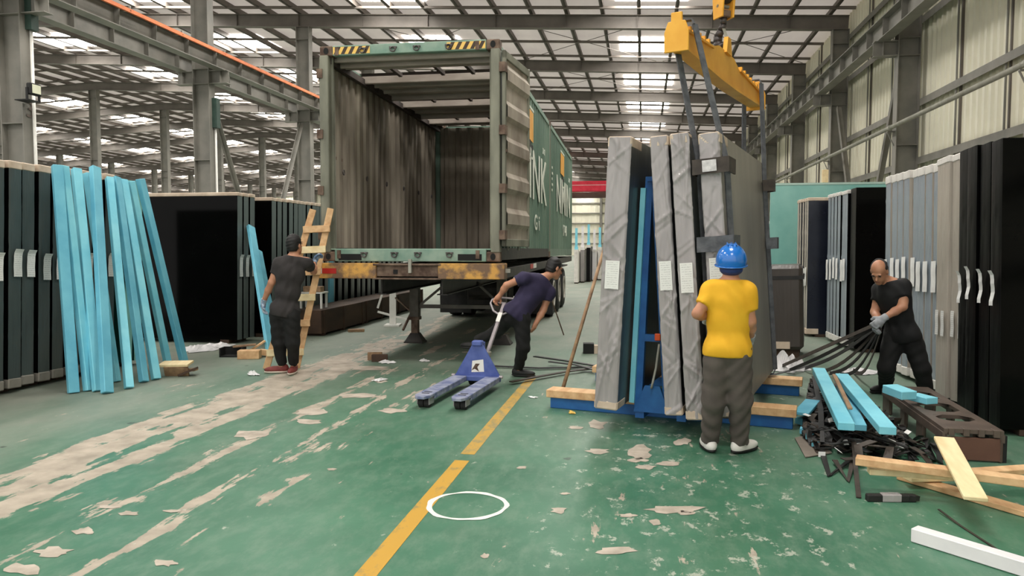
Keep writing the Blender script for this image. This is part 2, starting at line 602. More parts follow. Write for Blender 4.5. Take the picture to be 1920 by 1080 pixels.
def column(x, y, zmax, bracket, fancy):
    c = thing('steel_column', 'grey steel H section column holding up the roof', 'column', (x, y, 0), group='steel columns of the hall', kind='structure')
    b = MB()
    b.span((-.26, -.008, 0), (.26, .008, zmax))
    b.span((-.275, -.16, 0), (-.255, .16, zmax)).span((.255, -.16, 0), (.275, .16, zmax))
    for z in (.4, 2.2, 4.2, 6.5, 6.95, zmax - .5):
        b.span((-.255, -.15, z), (.255, .15, z + .016))
    b.build('shaft', STEEL, c)
    MB().span((-.34, -.24, 0), (.34, .24, .025)).build('base_plate', STEEL, c)
    for s_ in bracket:
        q = MB().span((s_ * .275, -.13, 6.88), (s_ * .85, .13, 6.9)).span((s_ * .275, -.01, 6.53), (s_ * .85, .01, 6.88)).span((s_ * .275, -.13, 6.51), (s_ * .85, .13, 6.53))
        q.span((s_ * .62, -.13, 6.53), (s_ * .63, .13, 6.88))
        q.build('crane_bracket', STEEL, c)
    return c


cols = {}
for y in YC:
    if y > 7:
        cols[('R', y)] = column(XR, y, zb(XR), (-1,), True)
        cols[('L', y)] = column(XL, y, zb(XL), (-1, 1), True)
    if y > 20:
        cols[('M', y)] = column(XM, y, zb(XM), (), False)
    if y > 40:
        cols[('F', y)] = column(XF, y, zb(XF), (), False)

# ---- crane runways, conductor rail
for x in (XR - .62, XL + .62, XL - .62):
    g = thing('crane_runway', 'grey crane runway girder carried on column brackets', 'crane runway', (x, 0, 6.9), group='crane runway girders', kind='structure')
    b = MB().span((-.16, Y0, 0), (.16, Y1, .02)).span((-.009, Y0, .02), (.009, Y1, .48)).span((-.19, Y0, .48), (.19, Y1, .505))
    b.build('girder', STEEL, g)
    st = MB().span((-.15, -.008, .02), (.15, .008, .48)).mesh('stiffener', STEEL)
    y = Y0 + .5
    while y < 62:
        link('stiffener', st, g, loc=(0, y, 0))
        y += 1.4
    MB().span((-.04, Y0, .505), (.04, Y1, .57)).build('rail', STEELD, g)
cr = thing('conductor_rail', 'orange conductor rail running along the crane runway', 'rail', (XL + .9, 0, 7.27))
MB().span((-.03, Y0, 0), (.03, Y1, .09)).build('rail', ORANGE, cr)
cb = MB().span((-.3, -.02, .03), (.03, .02, .06)).span((-.02, -.02, .09), (.02, .02, .16)).mesh('clip', PIPEM)
for k in range(24):
    link('clip', cb, cr, loc=(0, 2 + 2.1 * k, 0))

# ---- right wall
wr = thing('wall_right', 'cream corrugated sheet wall behind the right-hand stacks', None, (0, 0, 0), kind='structure')


def corrugated(mb, length, height, pitch, depth, u, v, n, o, thick=.002, m=0):
    """trapezoidal sheet: runs along u, up v, ribs along n"""
    o, u, v, n = Vector(o), Vector(u), Vector(v), Vector(n)
    prof = []
    k = int(round(length / pitch))
    p = length / k
    for i in range(k):
        for a, d in ((0, 0), (.3, 0), (.42, depth), (.72, depth), (.88, 0)):
            prof.append(((i + a) * p, d))
    prof.append((length, 0))
    vs_ = []
    for (a, d) in prof:
        q = o + u * a + n * d
        vs_ += [q, q + v * height]
    fs = [(2 * i, 2 * i + 2, 2 * i + 3, 2 * i + 1) for i in range(len(prof) - 1)]
    mb.add(vs_, fs, m)
    return mb


for y in [YC[0] - 7 + 1.8] + YC[:-1]:
    L_ = 7.0 if y > 0 else 5.0
    corrugated(MB(), L_, 10.5, .3, .06, (0, 1, 0), (0, 0, 1), (-1, 0, 0), (7.22, y, 0)).build('wall_panel', WALLM, wr)
for z in (2.2, 3.86, 5.35, 7.45, 8.9):
    MB().span((7.0, Y0, z), (7.2, Y1, z + .02)).span((7.0, Y0, z - .16), (7.015, Y1, z)).build('girt', STEEL, wr)
for y in YC:
    for dy in (2.3, 4.7):
        if y + dy < 60:
            MB().cyl((7.06, y + dy, .2), (7.06, y + dy, 9.6), .022, n=6).build('sag_rod', STEEL, wr)
        MB().span((7.13, y + dy - .03, 0), (7.18, y + dy + .03, 10)).build('sheet_lap', STEELD, wr) if y < 40 else None
pp = thing('wall_pipe', 'long grey pipe running along the right wall', 'pipe', (6.3, 0, 4.65))
MB().cyl((0, Y0, 0), (0, Y1, 0), .055, n=10).build('pipe', PIPEM, pp, smooth=True)
for y in YC[2:]:
    MB().span((-.02, y - .03, -.09), (.16, y + .03, -.06)).bar((.16, y, -.45), (-.02, y, -.08), .04, .02).build('bracket', STEEL, pp)
    MB().cyl((0, y - .25, 0), (0, y - .15, 0), .07, n=10).build('coupling', PIPEM, pp)

# ---- vee braces between the second and third columns of both rows
for x, nm in ((XR - .05, 'right wall'), (XL, 'left column row')):
    for (ya, yb_) in ((21.5, 24.6), (27.9, 24.8)):
        b = MB().bar((x, ya, 6.4), (x, yb_, .6), .16, .02).bar((x - .07, ya, 6.4), (x - .07, yb_, .6), .02, .16)
        tag(b.build('diagonal_brace', STEEL), 'slanted grey steel brace between columns of the ' + nm, 'brace', 'vee braces of the ' + nm, 'structure')

# ---- far and left end walls
we = thing('wall_back', 'far end wall of cream sheet with grey girts', None, (0, 0, 0), kind='structure')
corrugated(MB(), 84, 12, 1.0, .04, (1, 0, 0), (0, 0, 1), (0, -1, 0), (-76, Y1, 0)).build('wall_panel', WALLM, we)
for z in (1.8, 3.4, 5.0, 6.6, 8.2):
    MB().span((-76, Y1 - .25, z), (8, Y1 - .06, z + .16)).build('girt', STEEL, we)
for x in (6.5, 0, -6.6, -13.5, -20.3, -27.2, -34.2, -45, -55, -65):
    MB().span((x - .18, Y1 - .5, 0), (x + .18, Y1 - .1, 11)).build('wind_post', STEEL, we)
# ---- red bridge crane far down the hall
rc = thing('bridge_crane', 'red bridge crane spanning the far end of the hall', 'crane', (0, 66, 6.55))
MB().span((XL + .5, -.35, -.25), (XR - .5, .35, .65)).build('girder', RED, rc, bevel=.03)
MB().span((XL + .5, -.37, .28), (XR - .5, -.36, .31)).build('stripe', WHITEP, rc)
MB().span((XL + .5, .9, -.75), (XR - .5, 1.2, -.25)).build('rear_girder', STEELD, rc)
for x in (XL + .62, XR - .62):
    MB().span((x - .2, -1.2, .95), (x + .2, 2.0, 1.3)).build('end_carriage', RED, rc)

# ---- floodlight, number, conduit on the nearest left column
fo = thing('floodlight', 'small floodlight fixed to a left-hand steel column', 'light', at_x(62, 168, XL + .6))
MB().span((-.04, -.15, -.12), (.08, .15, .12)).build('housing', BLACKM, fo, bevel=.02)
MB().span((.08, -.11, -.09), (.09, .11, .09)).build('lens', LAMPG, fo)
MB().span((-.03, -.17, -.22), (.02, -.15, .02)).span((-.03, .15, -.22), (.02, .17, .02)).span((-.3, -.17, -.24), (.02, .17, -.22)).build('bracket', BLACKM, fo)
for k, y in enumerate(YC[2:4]):
    cd = MB().cyl((.31, .1, 0), (.31, .1, 6.2 - k), .035, n=8).build('cable_conduit', WHITEP, cols[('L', y)], smooth=True)
    MB().span((.26, -.02, 6.2 - k), (.43, .18, 7.1 - k)).build('junction_box', M('dark_green_box', (40, 62, 54), (52, 76, 66), .6), cd)


def text(body, parent, loc, rot, size, mat, xs=1.0, name='lettering', bold=0.0):
    cu = bpy.data.curves.new(name, 'FONT')
    cu.body = body
    cu.size = size
    cu.extrude = .002
    cu.offset = bold
    cu.align_x = 'CENTER'
    cu.materials.append(mat)
    o = bpy.data.objects.new(name, cu)
    COL.objects.link(o)
    me = bpy.data.meshes.new_from_object(o.evaluated_get(bpy.context.evaluated_depsgraph_get()))
    bpy.data.objects.remove(o)
    o = link(name, me, parent, loc=loc, rot=rot)
    o.scale = (xs, 1, 1)
    return o


text('3', cols[('L', YC[2])], (.29, .02, 4.35), (R(90), 0, R(90)), .5, M('faded_number_paint', (96, 84, 78), (104, 92, 86), .7), 1.0, 'number')

# ------------------------------------------------------------------ the containers
TYAW, TTILT = R(0.95), R(-0.35)
PIV = Vector((-3.05, 9.52, 1.385))


def truck_point(dy):
    return PIV + Matrix.Rotation(TYAW, 3, 'Z') @ Matrix.Rotation(TTILT, 3, 'X') @ Vector((0, dy, 0))


W2, CH, CL = 1.219, 2.86, 6.02
HZ = Vector((0, 0, 1))


def casting(root, x, y, z, sy):
    b = MB().box((x, y, z), (.18, .17, .13))
    o = b.build('corner_casting', RUSTY, root, bevel=.012)
    e = [(.035 * math.cos(a), .045 * math.sin(a)) for a in [2 * math.pi * i / 12 for i in range(12)]]
    MB().prism(e, (x, y + sy * .0855, z), (1, 0, 0), (0, 0, 1), -.003 * sy if sy < 0 else -.003).build('slot', GAP, o)
    return o


def container(y, label, second):
    c = thing('shipping_container', label, 'container', truck_point(y), (TTILT, 0, TYAW))
    # corner posts
    for x in (-1, 1):
        for yy in (.06, CL - .06):
            b = MB().span((x * W2 - x * .12, yy - .07, .12), (x * W2, yy + .07, CH - .12))
            b.span((x * W2 - x * .15, yy + .03, .12), (x * W2 - x * .1, yy + .07, CH - .12))
            b.build('corner_post', POSTM if yy < 1 else GREEN, c, bevel=.01)
    for x in (-1, 1):
        for yy, sy in ((.085, -1), (CL - .085, 1)):
            for z in (.065, CH - .065):
                casting(c, x * (W2 - .09), yy, z, sy)
    # side walls
    for x in (-1, 1):
        w = MB()
        corrugated(w, CL - .26, CH - .3, .28, .034, (0, 1, 0), (0, 0, 1), (-x, 0, 0), (x * (W2 - .012), .13, .16))
        corrugated(w, CL - .26, CH - .3, .28, .034, (0, 1, 0), (0, 0, 1), (-x, 0, 0), (x * (W2 - .015), .13, .16), m=1)
        w.build('side_wall', [GREEN, CREAMG], c)
        MB().span((x * (W2 - .06), .13, CH - .14), (x * W2, CL - .13, CH - .06)).build('top_rail', GREENL, c)
        MB().span((x * (W2 - .06), .13, .02), (x * W2, CL - .13, .18)).build('bottom_rail', CHASSIS if not second else GREEN, c)
    # front (far) wall
    w = MB()
    corrugated(w, 2 * W2 - .24, CH - .28, .25, .045, (1, 0, 0), (0, 0, 1), (0, -1, 0), (-W2 + .12, CL - .06, .14))
    w.build('end_wall', CREAMG, c)
    if second:
        w = MB()
        corrugated(w, 2 * W2 - .24, CH - .28, .25, .045, (1, 0, 0), (0, 0, 1), (0, 1, 0), (-W2 + .12, .04, .14))
        w.build('end_wall', GREEN, c)
        MB().span((-W2 + .06, .1, CH - .1), (W2 - .06, CL - .1, CH - .07)).build('roof', GREEN, c)
    MB().span((-W2 + .06, .05, .1), (W2 - .06, CL - .06, .16)).build('floor_boards', WOODF, c)
    return c


c1 = container(0, 'open empty green shipping container with its doors swung back, facing the aisle', False)
c2 = container(6.1, 'closed green shipping container coupled behind the open one on the trailer', True)

# header, sill
hd = MB().span((-W2 + .18, -.0, CH - .13), (W2 - .18, .1, CH)).build('door_header', GREENL, c1, bevel=.008)
for x0 in (-1.03, .52):
    pl = MB().span((x0, -.004, CH - .115), (x0 + .51, .0, CH - .02)).build('hazard_plate', HAZY, hd)
    for k in range(5):
        xx = x0 + .01 + k * .1
        pts = [(xx, CH - .115), (xx + .05, CH - .115), (min(xx + .1, x0 + .51), CH - .02), (min(xx + .05, x0 + .51), CH - .02)]
        MB().add([(a, -.0052, b_) for a, b_ in pts], [(0, 1, 2, 3)]).build('stripe', HAZB, pl)
sill = MB().span((-W2 + .18, .0, .0), (W2 - .18, .12, .165)).span((-W2 + .05, .02, .15), (W2 - .05, .2, .172)).build('door_sill', GREENL, c1, bevel=.008)
for x0 in (-.98, .66):
    MB().span((x0, -.003, .015), (x0 + .32, .0, .1)).build('fork_pocket', GAP, sill)
for z, par in ((CH - .07, hd), (.1, sill)):
    for x in (-.62, -.2, .12, .55):
        pts = [(x + .035 * math.cos(a), -.025, z - .012 + .03 * math.sin(a)) for a in [2 * math.pi * i / 10 for i in range(10)]]
        b = MB().tube(pts, .009, 5, True).span((x - .05, -.02, z + .005), (x + .05, 0, z + .025))
        b.build('lashing_ring', HOOKM, par)
    for x in (-.95, .95):
        MB().span((x - .05, -.012, z - .06), (x + .0, 0, z + .05)).build('hinge_lug', RUSTY, par)
# roof bows in groups with open gaps
for (a, b) in ((.12, .78), (1.36, 2.72), (3.28, 4.5), (5.0, 5.9)):
    w = MB()
    corrugated(w, b - a, 2 * W2 - .12, .17, .03, (0, 1, 0), (1, 0, 0), (0, 0, -1), (-W2 + .06, a, CH - .05))
    w.build('roof_panel', DARKROOF, c1)
for k, yy in enumerate((.22, .42, .6, .76, 1.4, 1.6, 1.82, 2.04, 2.26, 2.48, 2.68, 3.32, 3.55, 3.8, 4.05, 4.25, 4.46, 5.05, 5.3, 5.6)):
    h = .11 if k in (1, 4, 10, 11, 16, 17) else (.05 if k % 2 else .08)
    MB().span((-W2 + .07, yy - .03, CH - .09 - h), (W2 - .07, yy + .03, CH - .09)).build('roof_bow', BOWM, c1, bevel=.01)
for yy in (1.0, 2.95, 4.72):
    for x in (-.55, .1, .55):
        MB().bar((x, yy - .26, CH - .07), (x + .06, yy + .26, CH - .12), .05, .05).build('bow_clip', DARKROOF, c1)
for s_ in (-1, 1):
    MB().span((s_ * (W2 - .13), .08, CH - .22), (s_ * (W2 - .06), CL - .1, CH - .13)).build('inner_rail', DARKROOF, c1)
for k in range(6):
    b = MB()
    pts = [(-W2 + .085, .6 + k * .95 + .03 * math.cos(a), 1.25 + .035 * math.sin(a)) for a in [2 * math.pi * i / 8 for i in range(8)]]
    b.tube(pts, .008, 5, True).build('wall_lashing_ring', HOOKM, c1)


# doors swung right round
def door(side, ang):
    d = bpy.data.objects.new('door', None)
    COL.objects.link(d)
    d.parent = c1
    d.location = (side * (W2 + .02), .02, 0)
    d.rotation_euler = (0, 0, ang)
    dw, z0, z1 = 1.17, .2, CH - .14
    s_ = side
    # local x: away along the door leaf, inner face looks along +s_*y rotated outwards
    fr = MB()
    fr.span((0, -.05, z0), (.06, .0, z1)).span((dw - .06, -.05, z0), (dw, 0, z1)).span((0, -.05, z0), (dw, 0, z0 + .1)).span((0, -.05, z1 - .1), (dw, 0, z1))
    fr.build('door_frame', POSTM, d, bevel=.006)
    inner = -1 if s_ > 0 else 1                      # side on which the inner face shows
    pn = MB()
    corrugated(pn, z1 - z0 - .2, dw - .1, .46, .04, (0, 0, 1), (1, 0, 0), (0, inner, 0), (.05, -.025, z0 + .1))
    pn.build('door_panel', DOORIN, d)
    MB().span((.05, -.025 - inner * .022, z0 + .05), (dw - .05, -.025 - inner * .018, z1 - .05)).build('door_skin', GREEN, d)
    gk = MB().span((dw, -.04, z0 - .02), (dw + .02, .0, z1 + .02))
    gk.build('gasket', WHITEP if s_ > 0 else RUBBER, d)
    MB().span((.02, -.06, 1.42), (dw - .02, -.05, 1.46)).build('door_strap', RUSTY, d)
    for z in (.35, .95, 1.7, 2.5):
        MB().span((-.05, -.06, z - .06), (.06, .02, z + .06)).build('hinge', RUSTY, d)
    for x in (.35, .85):
        MB().cyl((x, -.025 - inner * .05, z0 - .05), (x, -.025 - inner * .05, z1 + .05), .017, n=8).build('lock_rod', PIPEM, d)
    return d


door(1, R(90 - 8))
door(-1, R(90 + 2))

# lettering on the right-hand sides
rx = W2 + .004
for c, big, small in ((c1, 'SINK', 'G i'), (c2, 'NMIN', '1748')):
    text(big, c, (rx, 3.75 if c is c1 else 3.35, 1.05), (R(90), 0, R(90)), 1.2, LETTER, 1.3, 'side_lettering', .012)
    text(small, c, (rx, 3.9 if c is c1 else 3.6, .52), (R(90), 0, R(90)), .38, LETTER, 1.6, 'side_lettering', .006)
    em = MB().span((rx - .003, 2.4, 2.0), (rx, 3.35, 2.5)).build('emblem', LOGO, c)
    MB().span((rx, 2.85, 1.78), (rx + .002, 3.0, 2.0)).span((rx, 3.05, 1.86), (rx + .002, 3.3, 1.94)).build('emblem_mark', BLACKM, em)
    MB().span((rx, 2.35, 2.52), (rx + .002, 3.4, 2.56)).span((rx, 2.6, 1.7), (rx + .002, 3.35, 1.74)).build('emblem_border', LETTER, em)
    text('22 G1', c, (rx, 4.95, 2.0), (R(90), 0, R(90)), .16, LETTER, 1.0, 'side_code')
    for k in range(5):
        MB().span((rx - .002, .35, 1.9 - k * .12), (rx, .5 + .1 * (k % 2), 1.95 - k * .12)).build('side_code', LETTER, c) if c is c2 else None

# ------------------------------------------------------------------ the trailer
tr = thing('semi_trailer', 'skeletal container trailer with chipped yellow front beam standing on its landing legs', 'trailer', (PIV.x, PIV.y, 0), (0, 0, TYAW))
fb = MB().span((-1.3, -.12, 1.16), (-.42, .1, 1.365)).build('front_beam', YELRUST, tr, bevel=.008)
MB().span((.42, -.12, 1.16), (1.3, .1, 1.365)).build('front_beam', YELRUST, tr, bevel=.008)
MB().span((-.42, -.09, 1.19), (.42, .1, 1.34)).span((-.46, -.13, 1.335), (.46, .1, 1.36)).span((-.46, -.13, 1.15), (.46, .1, 1.172)).build('front_beam_centre', RUSTY, tr, bevel=.006)
MB().span((-1.28, -.125, 1.225), (-1.17, -.12, 1.295)).build('reflector', WHITEP, fb)
MB().span((-1.165, -.125, 1.225), (-.97, -.12, 1.295)).build('reflector', REDREF, fb)
MB().span((-.19, -.096, 1.225), (-.13, -.09, 1.28)).build('bolt_hole', GAP, fb)
MB().span((.03, -.15, 1.24), (.07, -.1, 1.42)).build('king_post', PIPEM, fb)
MB().box((1.33, -.02, 1.27), (.06, .05, .05)).build('side_lug', PIPEM, fb)
for x in (-.42, .42):
    MB().span((x - .07, .1, 1.27), (x + .07, 12.1, 1.285)).span((x - .01, .1, .95), (x + .01, 12.1, 1.27)).span((x - .07, .1, .935), (x + .07, 12.1, .95)).build('main_beam', CHASSIS, tr)
for k in range(9):
    y = .8 + k * 1.4
    MB().span((-1.15, y - .05, 1.13), (1.15, y + .05, 1.28)).build('cross_member', CHASSIS, tr)
for x in (-1.18, 1.18):
    MB().span((x - .04, .1, 1.15), (x + .04, 12.1, 1.285)).build('side_rail', CHASSIS, tr)
MB().span((1.2, 3.0, 1.2), (1.225, 3.35, 1.28)).build('side_reflector', REDREF, tr)
MB().span((1.2, 3.4, 1.2), (1.225, 3.8, 1.28)).build('side_reflector', WHITEP, tr)
LY = 2.3
LEGM = M('dusty_leg_steel', (74, 68, 62), (98, 92, 84), .65, scale=6)
for x in (-.6, .85):
    lg = MB().span((x - .075, LY - .07, .42), (x + .075, LY + .07, 1.2)).build('landing_leg', LEGM, tr, bevel=.006)
    MB().span((x - .055, LY - .055, .12), (x + .055, LY + .055, .42)).build('inner_leg', RUSTY, lg)
    MB().span((x - .085, LY - .08, .38), (x + .085, LY + .08, .43)).build('leg_collar', RUSTY, lg)
    ft = MB()
    ft.add([(x - .07, LY - .06, .16), (x + .07, LY - .06, .16), (x + .07, LY + .06, .16), (x - .07, LY + .06, .16),
            (x - .15, LY - .12, .025), (x + .15, LY - .12, .025), (x + .15, LY + .12, .025), (x - .15, LY + .12, .025)],
           [(0, 1, 2, 3), (4, 5, 1, 0), (5, 6, 2, 1), (6, 7, 3, 2), (7, 4, 0, 3)])
    ft.span((x - .16, LY - .13, 0), (x + .16, LY + .13, .025)).build('foot_pad', CHASSIS, lg)
STG = M('dusty_brace_steel', (92, 88, 82), (112, 106, 98), .6)
MB().bar((-.55, LY, .6), (.85, LY, .6), .04, .06).build('leg_brace', STG, tr)
MB().bar((-.5, LY - .02, .63), (.05, LY + .1, 1.1), .05, .04).build('leg_brace', STG, tr)
MB().bar((.85, LY - .02, .63), (.3, LY + .1, 1.1), .05, .04).build('leg_brace', STG, tr)
MB().bar((-1.0, LY + .2, .72), (-.66, LY, .5), .025, .02).bar((-.66, LY, .5), (-.75, LY - .2, .22), .03, .03).build('crank_handle', RUSTY, tr)
# axles, dual wheels
whl = MB()
prof = [(-.14, .3), (-.14, .44), (-.11, .5), (-.05, .515), (.05, .515), (.11, .5), (.14, .44), (.14, .3)]
n = 28
vv = []
for i in range(n):
    a = 2 * math.pi * i / n
    for (xx, rr) in prof:
        vv.append((xx, rr * math.cos(a), .515 + rr * math.sin(a)))
k = len(prof)
ff = [(i * k + j, i * k + j + 1, ((i + 1) % n) * k + j + 1, ((i + 1) % n) * k + j) for i in range(n) for j in range(k - 1)]
whl.add(vv, ff)
tyre = whl.mesh('tyre', RUBBER, True)
rimm = MB().cyl((-.09, 0, .515), (.09, 0, .515), .3, n=24).cyl((.09, 0, .515), (.13, 0, .515), .13, n=14)
rimm.tube([(.13, .28 * math.cos(a), .515 + .28 * math.sin(a)) for a in [2 * math.pi * i / 24 for i in range(24)]], .022, 6, True)
rim = rimm.mesh('rim', M('dusty_rim', (150, 146, 136), (176, 170, 160), .55), False)
for y in (7.2, 8.5, 9.8):
    MB().cyl((-1.0, y, .515), (1.0, y, .515), .07, n=10).build('axle', CHASSIS, tr)
    for x in (-1.06, -.74, .74, 1.06):
        w_ = link('wheel_tyre', tyre, tr, loc=(x, y, 0), rot=(0, 0, 0 if x > 0 else math.pi))
        link('rim', rim, w_)
for x in (-.9, .9):
    MB().span((x - .35, 6.45, .12), (x + .35, 6.47, .95)).build('mud_flap', RUBBER, tr)
    MB().span((x - .33, 6.5, 1.06), (x + .33, 10.5, 1.09)).build('mudguard', CHASSIS, tr)
MB().span((-.45, 5.6, .35), (.45, 6.1, .95)).build('spare_carrier', CHASSIS, tr, bevel=.02)
MB().cyl((-.3, 5.2, .7), (.35, 5.2, .7), .2, n=18).build('air_tank', CHASSIS, tr, smooth=False)

# ------------------------------------------------------------------ glass packs
def grid_box(mb, t, L, H, z0, amp, seed, m_edge=0, m_face=1, nx=6, nz=56):
    """slab: front edge (y=0 side, creased film), big faces at +-t/2"""
    rnd = random.Random(seed)
    folds = []
    for q in range(int(26 * (H - z0))):
        a = rnd.choice((rnd.uniform(-.25, .25), rnd.uniform(-.25, .25), rnd.uniform(.5, 1.1), rnd.uniform(-1.1, -.5)))   # tilt from upright
        folds.append((rnd.uniform(-t / 2, t / 2), rnd.uniform(z0, H), math.cos(a), math.sin(a), rnd.uniform(.004, .014), rnd.uniform(.12, .55), rnd.uniform(-.6, 1.0)))
    vs_ = []
    for j in range(nz + 1):
        z = z0 + (H - z0) * j / nz
        for i in range(nx + 1):
            x = -t / 2 + t * i / nx
            d = 0.0
            for (fx, fz, ca, sa, w, ln, h) in folds:
                al = (x - fx) * sa + (z - fz) * ca
                if abs(al) < ln:
                    ac = (x - fx) * ca - (z - fz) * sa
                    if abs(ac) < 4 * w:
                        d += h * math.exp(-(ac / w) ** 2) * (1 - (al / ln) ** 2)
            edge = 1.0 if 0 < i < nx else .3
            vs_.append((x + (0 if 0 < i < nx else amp * .5 * d), -edge * amp * (1.2 + d), z))
    fs, w = [], nx + 1
    for j in range(nz):
        for i in range(nx):
            a = j * w + i
            fs.append((a, a + 1, a + w + 1, a + w))
    mb.add(vs_, fs, m_edge)
    b = len(mb.v)
    # body behind the creased edge
    mb.add([(-t / 2, 0, z0), (t / 2, 0, z0), (t / 2, L, z0), (-t / 2, L, z0), (-t / 2, 0, H), (t / 2, 0, H), (t / 2, L, H), (-t / 2, L, H)],
           [(3, 2, 1, 0), (4, 5, 6, 7)], m_face)
    # side faces join the creased border
    for s_, i in ((-1, 0), (1, nx)):
        col_ = [vs_[j * w + i] for j in range(nz + 1)]
        far = [(s_ * t / 2, L, z0), (s_ * t / 2, L, H)]
        poly = col_ + [far[1], far[0]]
        idx = tuple(range(len(poly)))
        mb.add(poly, [idx if s_ < 0 else idx[::-1]], m_face)
    mb.add([(-t / 2, L, z0), (t / 2, L, z0), (t / 2, L, H), (-t / 2, L, H)], [(0, 3, 2, 1)], m_edge)
    return mb


def curl_label(w, h, curl, nz=8, fold=0.0):
    """hanging paper tag, slightly curled, centred on x, top at z=0"""
    vs_, fs = [], []
    for j in range(nz + 1):
        s_ = j / nz
        z = -h * s_
        y = -.004 - curl * math.sin(s_ * math.pi * 1.6) ** 2 - (fold * max(0, .18 - s_) / .18)
        dx = .18 * w * math.sin(s_ * 5) * (1 if curl > .008 else 0)
        for x in (-w / 2, w / 2):
            vs_.append((x + dx, y, z))
    for j in range(nz):
        a = 2 * j
        fs.append((a, a + 2, a + 3, a + 1))
    m = MB().add(vs_, fs)
    return m


def pack_proto(t, L, H, film_, face, cap, cap_h, label, seed, z0=0.0, amp=.004, foot=None, lab_z=1.42, lab_h=.3, lab_w=None, curl=.004, plain=False, double=False):
    r = thing('glass_pack', label, 'glass pack')
    grid_box(MB(), t, L, H, z0, amp, seed).build('wrapped_glass', [film_, face], r, smooth=True)
    if cap is not None:
        MB().span((-t / 2 - .006, -.012, H - cap_h), (t / 2 + .006, L * .98, H + .012)).build('top_cap', cap, r, bevel=.01)
    if foot is not None:
        MB().span((-t / 2 - .004, -.016, z0 - .005), (t / 2 + .004, .2, z0 + .1)).build('bottom_cap', foot, r, bevel=.01)
    lw = lab_w or t * .75
    if lab_z:
        curl_label(lw, lab_h, curl, fold=.03 if curl > .003 else 0).build('paper_tag', PAPERP if plain else PAPER, r, loc=(0, -.016 - amp * 1.5, lab_z))
    for q in (.15, L - .3):
        MB().span((-t / 2, q, 0), (t / 2, q + .15, z0)).build('skid', PLY, r)
    return r


used = set()


def stack(proto, n, x, y0, dy, lean, rz, group, jit=.02, first=None, last=None):
    """row of packs along the hall, edges facing the aisle"""
    base = proto['label']
    for i in range(n):
        loc = (x + random.uniform(-jit, jit), y0 + i * dy, 0)
        rot = (0, lean + random.uniform(-.003, .003), rz)
        if proto.name not in used:
            used.add(proto.name)
            proto.location, proto.rotation_euler = loc, rot
            proto['group'] = group
            o = proto
        else:
            o = dup(proto, loc, rot, group=group)
        o['label'] = first if first and i == 0 else last if last and i == n - 1 else base
        for ch in o.children:
            if ch.name.startswith('paper_tag'):
                ch.location.z += random.uniform(-.035, .035)
                ch.location.x += random.uniform(-.012, .012)


LE, RI = R(90), R(-90)
PL = pack_proto(.165, 2.4, 2.5, LEFTFILM, BLACKGL, CARD, .075, 'dark slate wrapped glass pack in the row behind the leaning blue foam strips', 1, .06, .004, M('dusty_film_foot', (120, 116, 108), (150, 144, 134), .5, bump=.2), 1.53, .3, .11, .004)
stack(PL, 14, -6.72, 5.7, .212, R(3), LE, 'dark packs behind the blue foam strips', last='dark slate wrapped pack at the row end touching the teal glass sheets')
TL = pack_proto(.14, 2.3, 2.46, TEALGL, TEALDK, None, 0, 'teal glass sheet pack at the end of the dark packs row', 2, .06, .001, None, None)
stack(TL, 2, -6.66, 8.75, .2, R(3), LE, 'teal packs at the end of the dark row')
P2 = pack_proto(.15, 2.4, 2.45, GREYFILM, BLACKGL, CARD, .05, 'grey edged pack in the short stack with the glossy black face', 3, .06, .003, None, 1.42, .36, .1, .004)
stack(P2, 3, -6.5, 11.2, .19, R(2.5), LE, 'packs of the glossy black faced short stack', first='pack whose broad glossy black face is exposed beside the blue foam strips', last='last grey edged pack of the short black faced stack, towards the ladder')
P3 = pack_proto(.155, 2.3, 2.42, GREYFILM, BLACKGL, CARD, .05, 'grey wrapped pack in the row behind the wooden ladder', 4, .06, .003, None, 1.36, .3, .1, .004)
stack(P3, 12, -6.35, 12.1, .195, R(2.5), LE, 'packs behind the wooden ladder')
P3b = pack_proto(.2, 2.3, 2.2, LEFTFILM, BLACKGL, None, 0, 'dark wrapped pack in the shadowed row beyond the brown crates under the container', 5, .06, .003, None, None)
stack(P3b, 14, -6.5, 15.0, .35, R(2.5), LE, 'packs in the shade under the container')

PRB = pack_proto(.2, 2.6, 2.5, BLACKFILM, BLACKGL, None, 0, 'black wrapped glass pack with curled white tags at the near end of the right row', 6, .05, .004, None, 1.42, .3, .07, .012, True)
stack(PRB, 4, 2.96, 6.92, .225, R(-3), RI, 'black packs of the right row', first='black wrapped pack with its broad black face exposed at the right row end', last='black wrapped pack of the right row touching the cream packs')
PRC = pack_proto(.17, 2.6, 2.5, CREAMFILM, CREAMFILM, CARDW, .06, 'cream wrapped glass pack between the black and blue-grey packs', 7, .05, .005, None, .92, .26, .08, .003)
stack(PRC, 4, 3.07, 7.84, .195, R(-3), RI, 'cream packs of the right row', first='cream wrapped pack touching the black packs of the right row', last='cream wrapped pack touching the blue-grey packs of the right row')
PRG = pack_proto(.185, 2.6, 2.48, BLUEFILM, CREAMFILM, CARDW, .09, 'blue-grey wrapped glass pack behind the man gathering straps', 8, .05, .006, CARDW, 1.46, .34, .135, .003, True)
stack(PRG, 8, 3.12, 8.66, .225, R(-3), RI, 'blue-grey packs of the right row', first='blue-grey wrapped pack touching the cream packs of the right row')
PSB = pack_proto(.15, 2.5, 2.46, BLACKFILM, BLACKGL, None, 0, 'black wrapped pack fronting the white edged stack', 9, .05, .002, None, None)
stack(PSB, 2, 3.12, 11.9, .17, R(-2), RI, 'black packs fronting the white edged stack', first='black pack with exposed broad face behind the stooping man head', last='black pack between the exposed black face and the pale packs')
PSW = pack_proto(.17, 2.5, 2.44, BLUEFILM, BLACKGL, CARDW, .05, 'pale wrapped pack in the white edged stack beyond the strap pile', 10, .05, .005, CARDW, 1.36, .34, .13, .003, True)
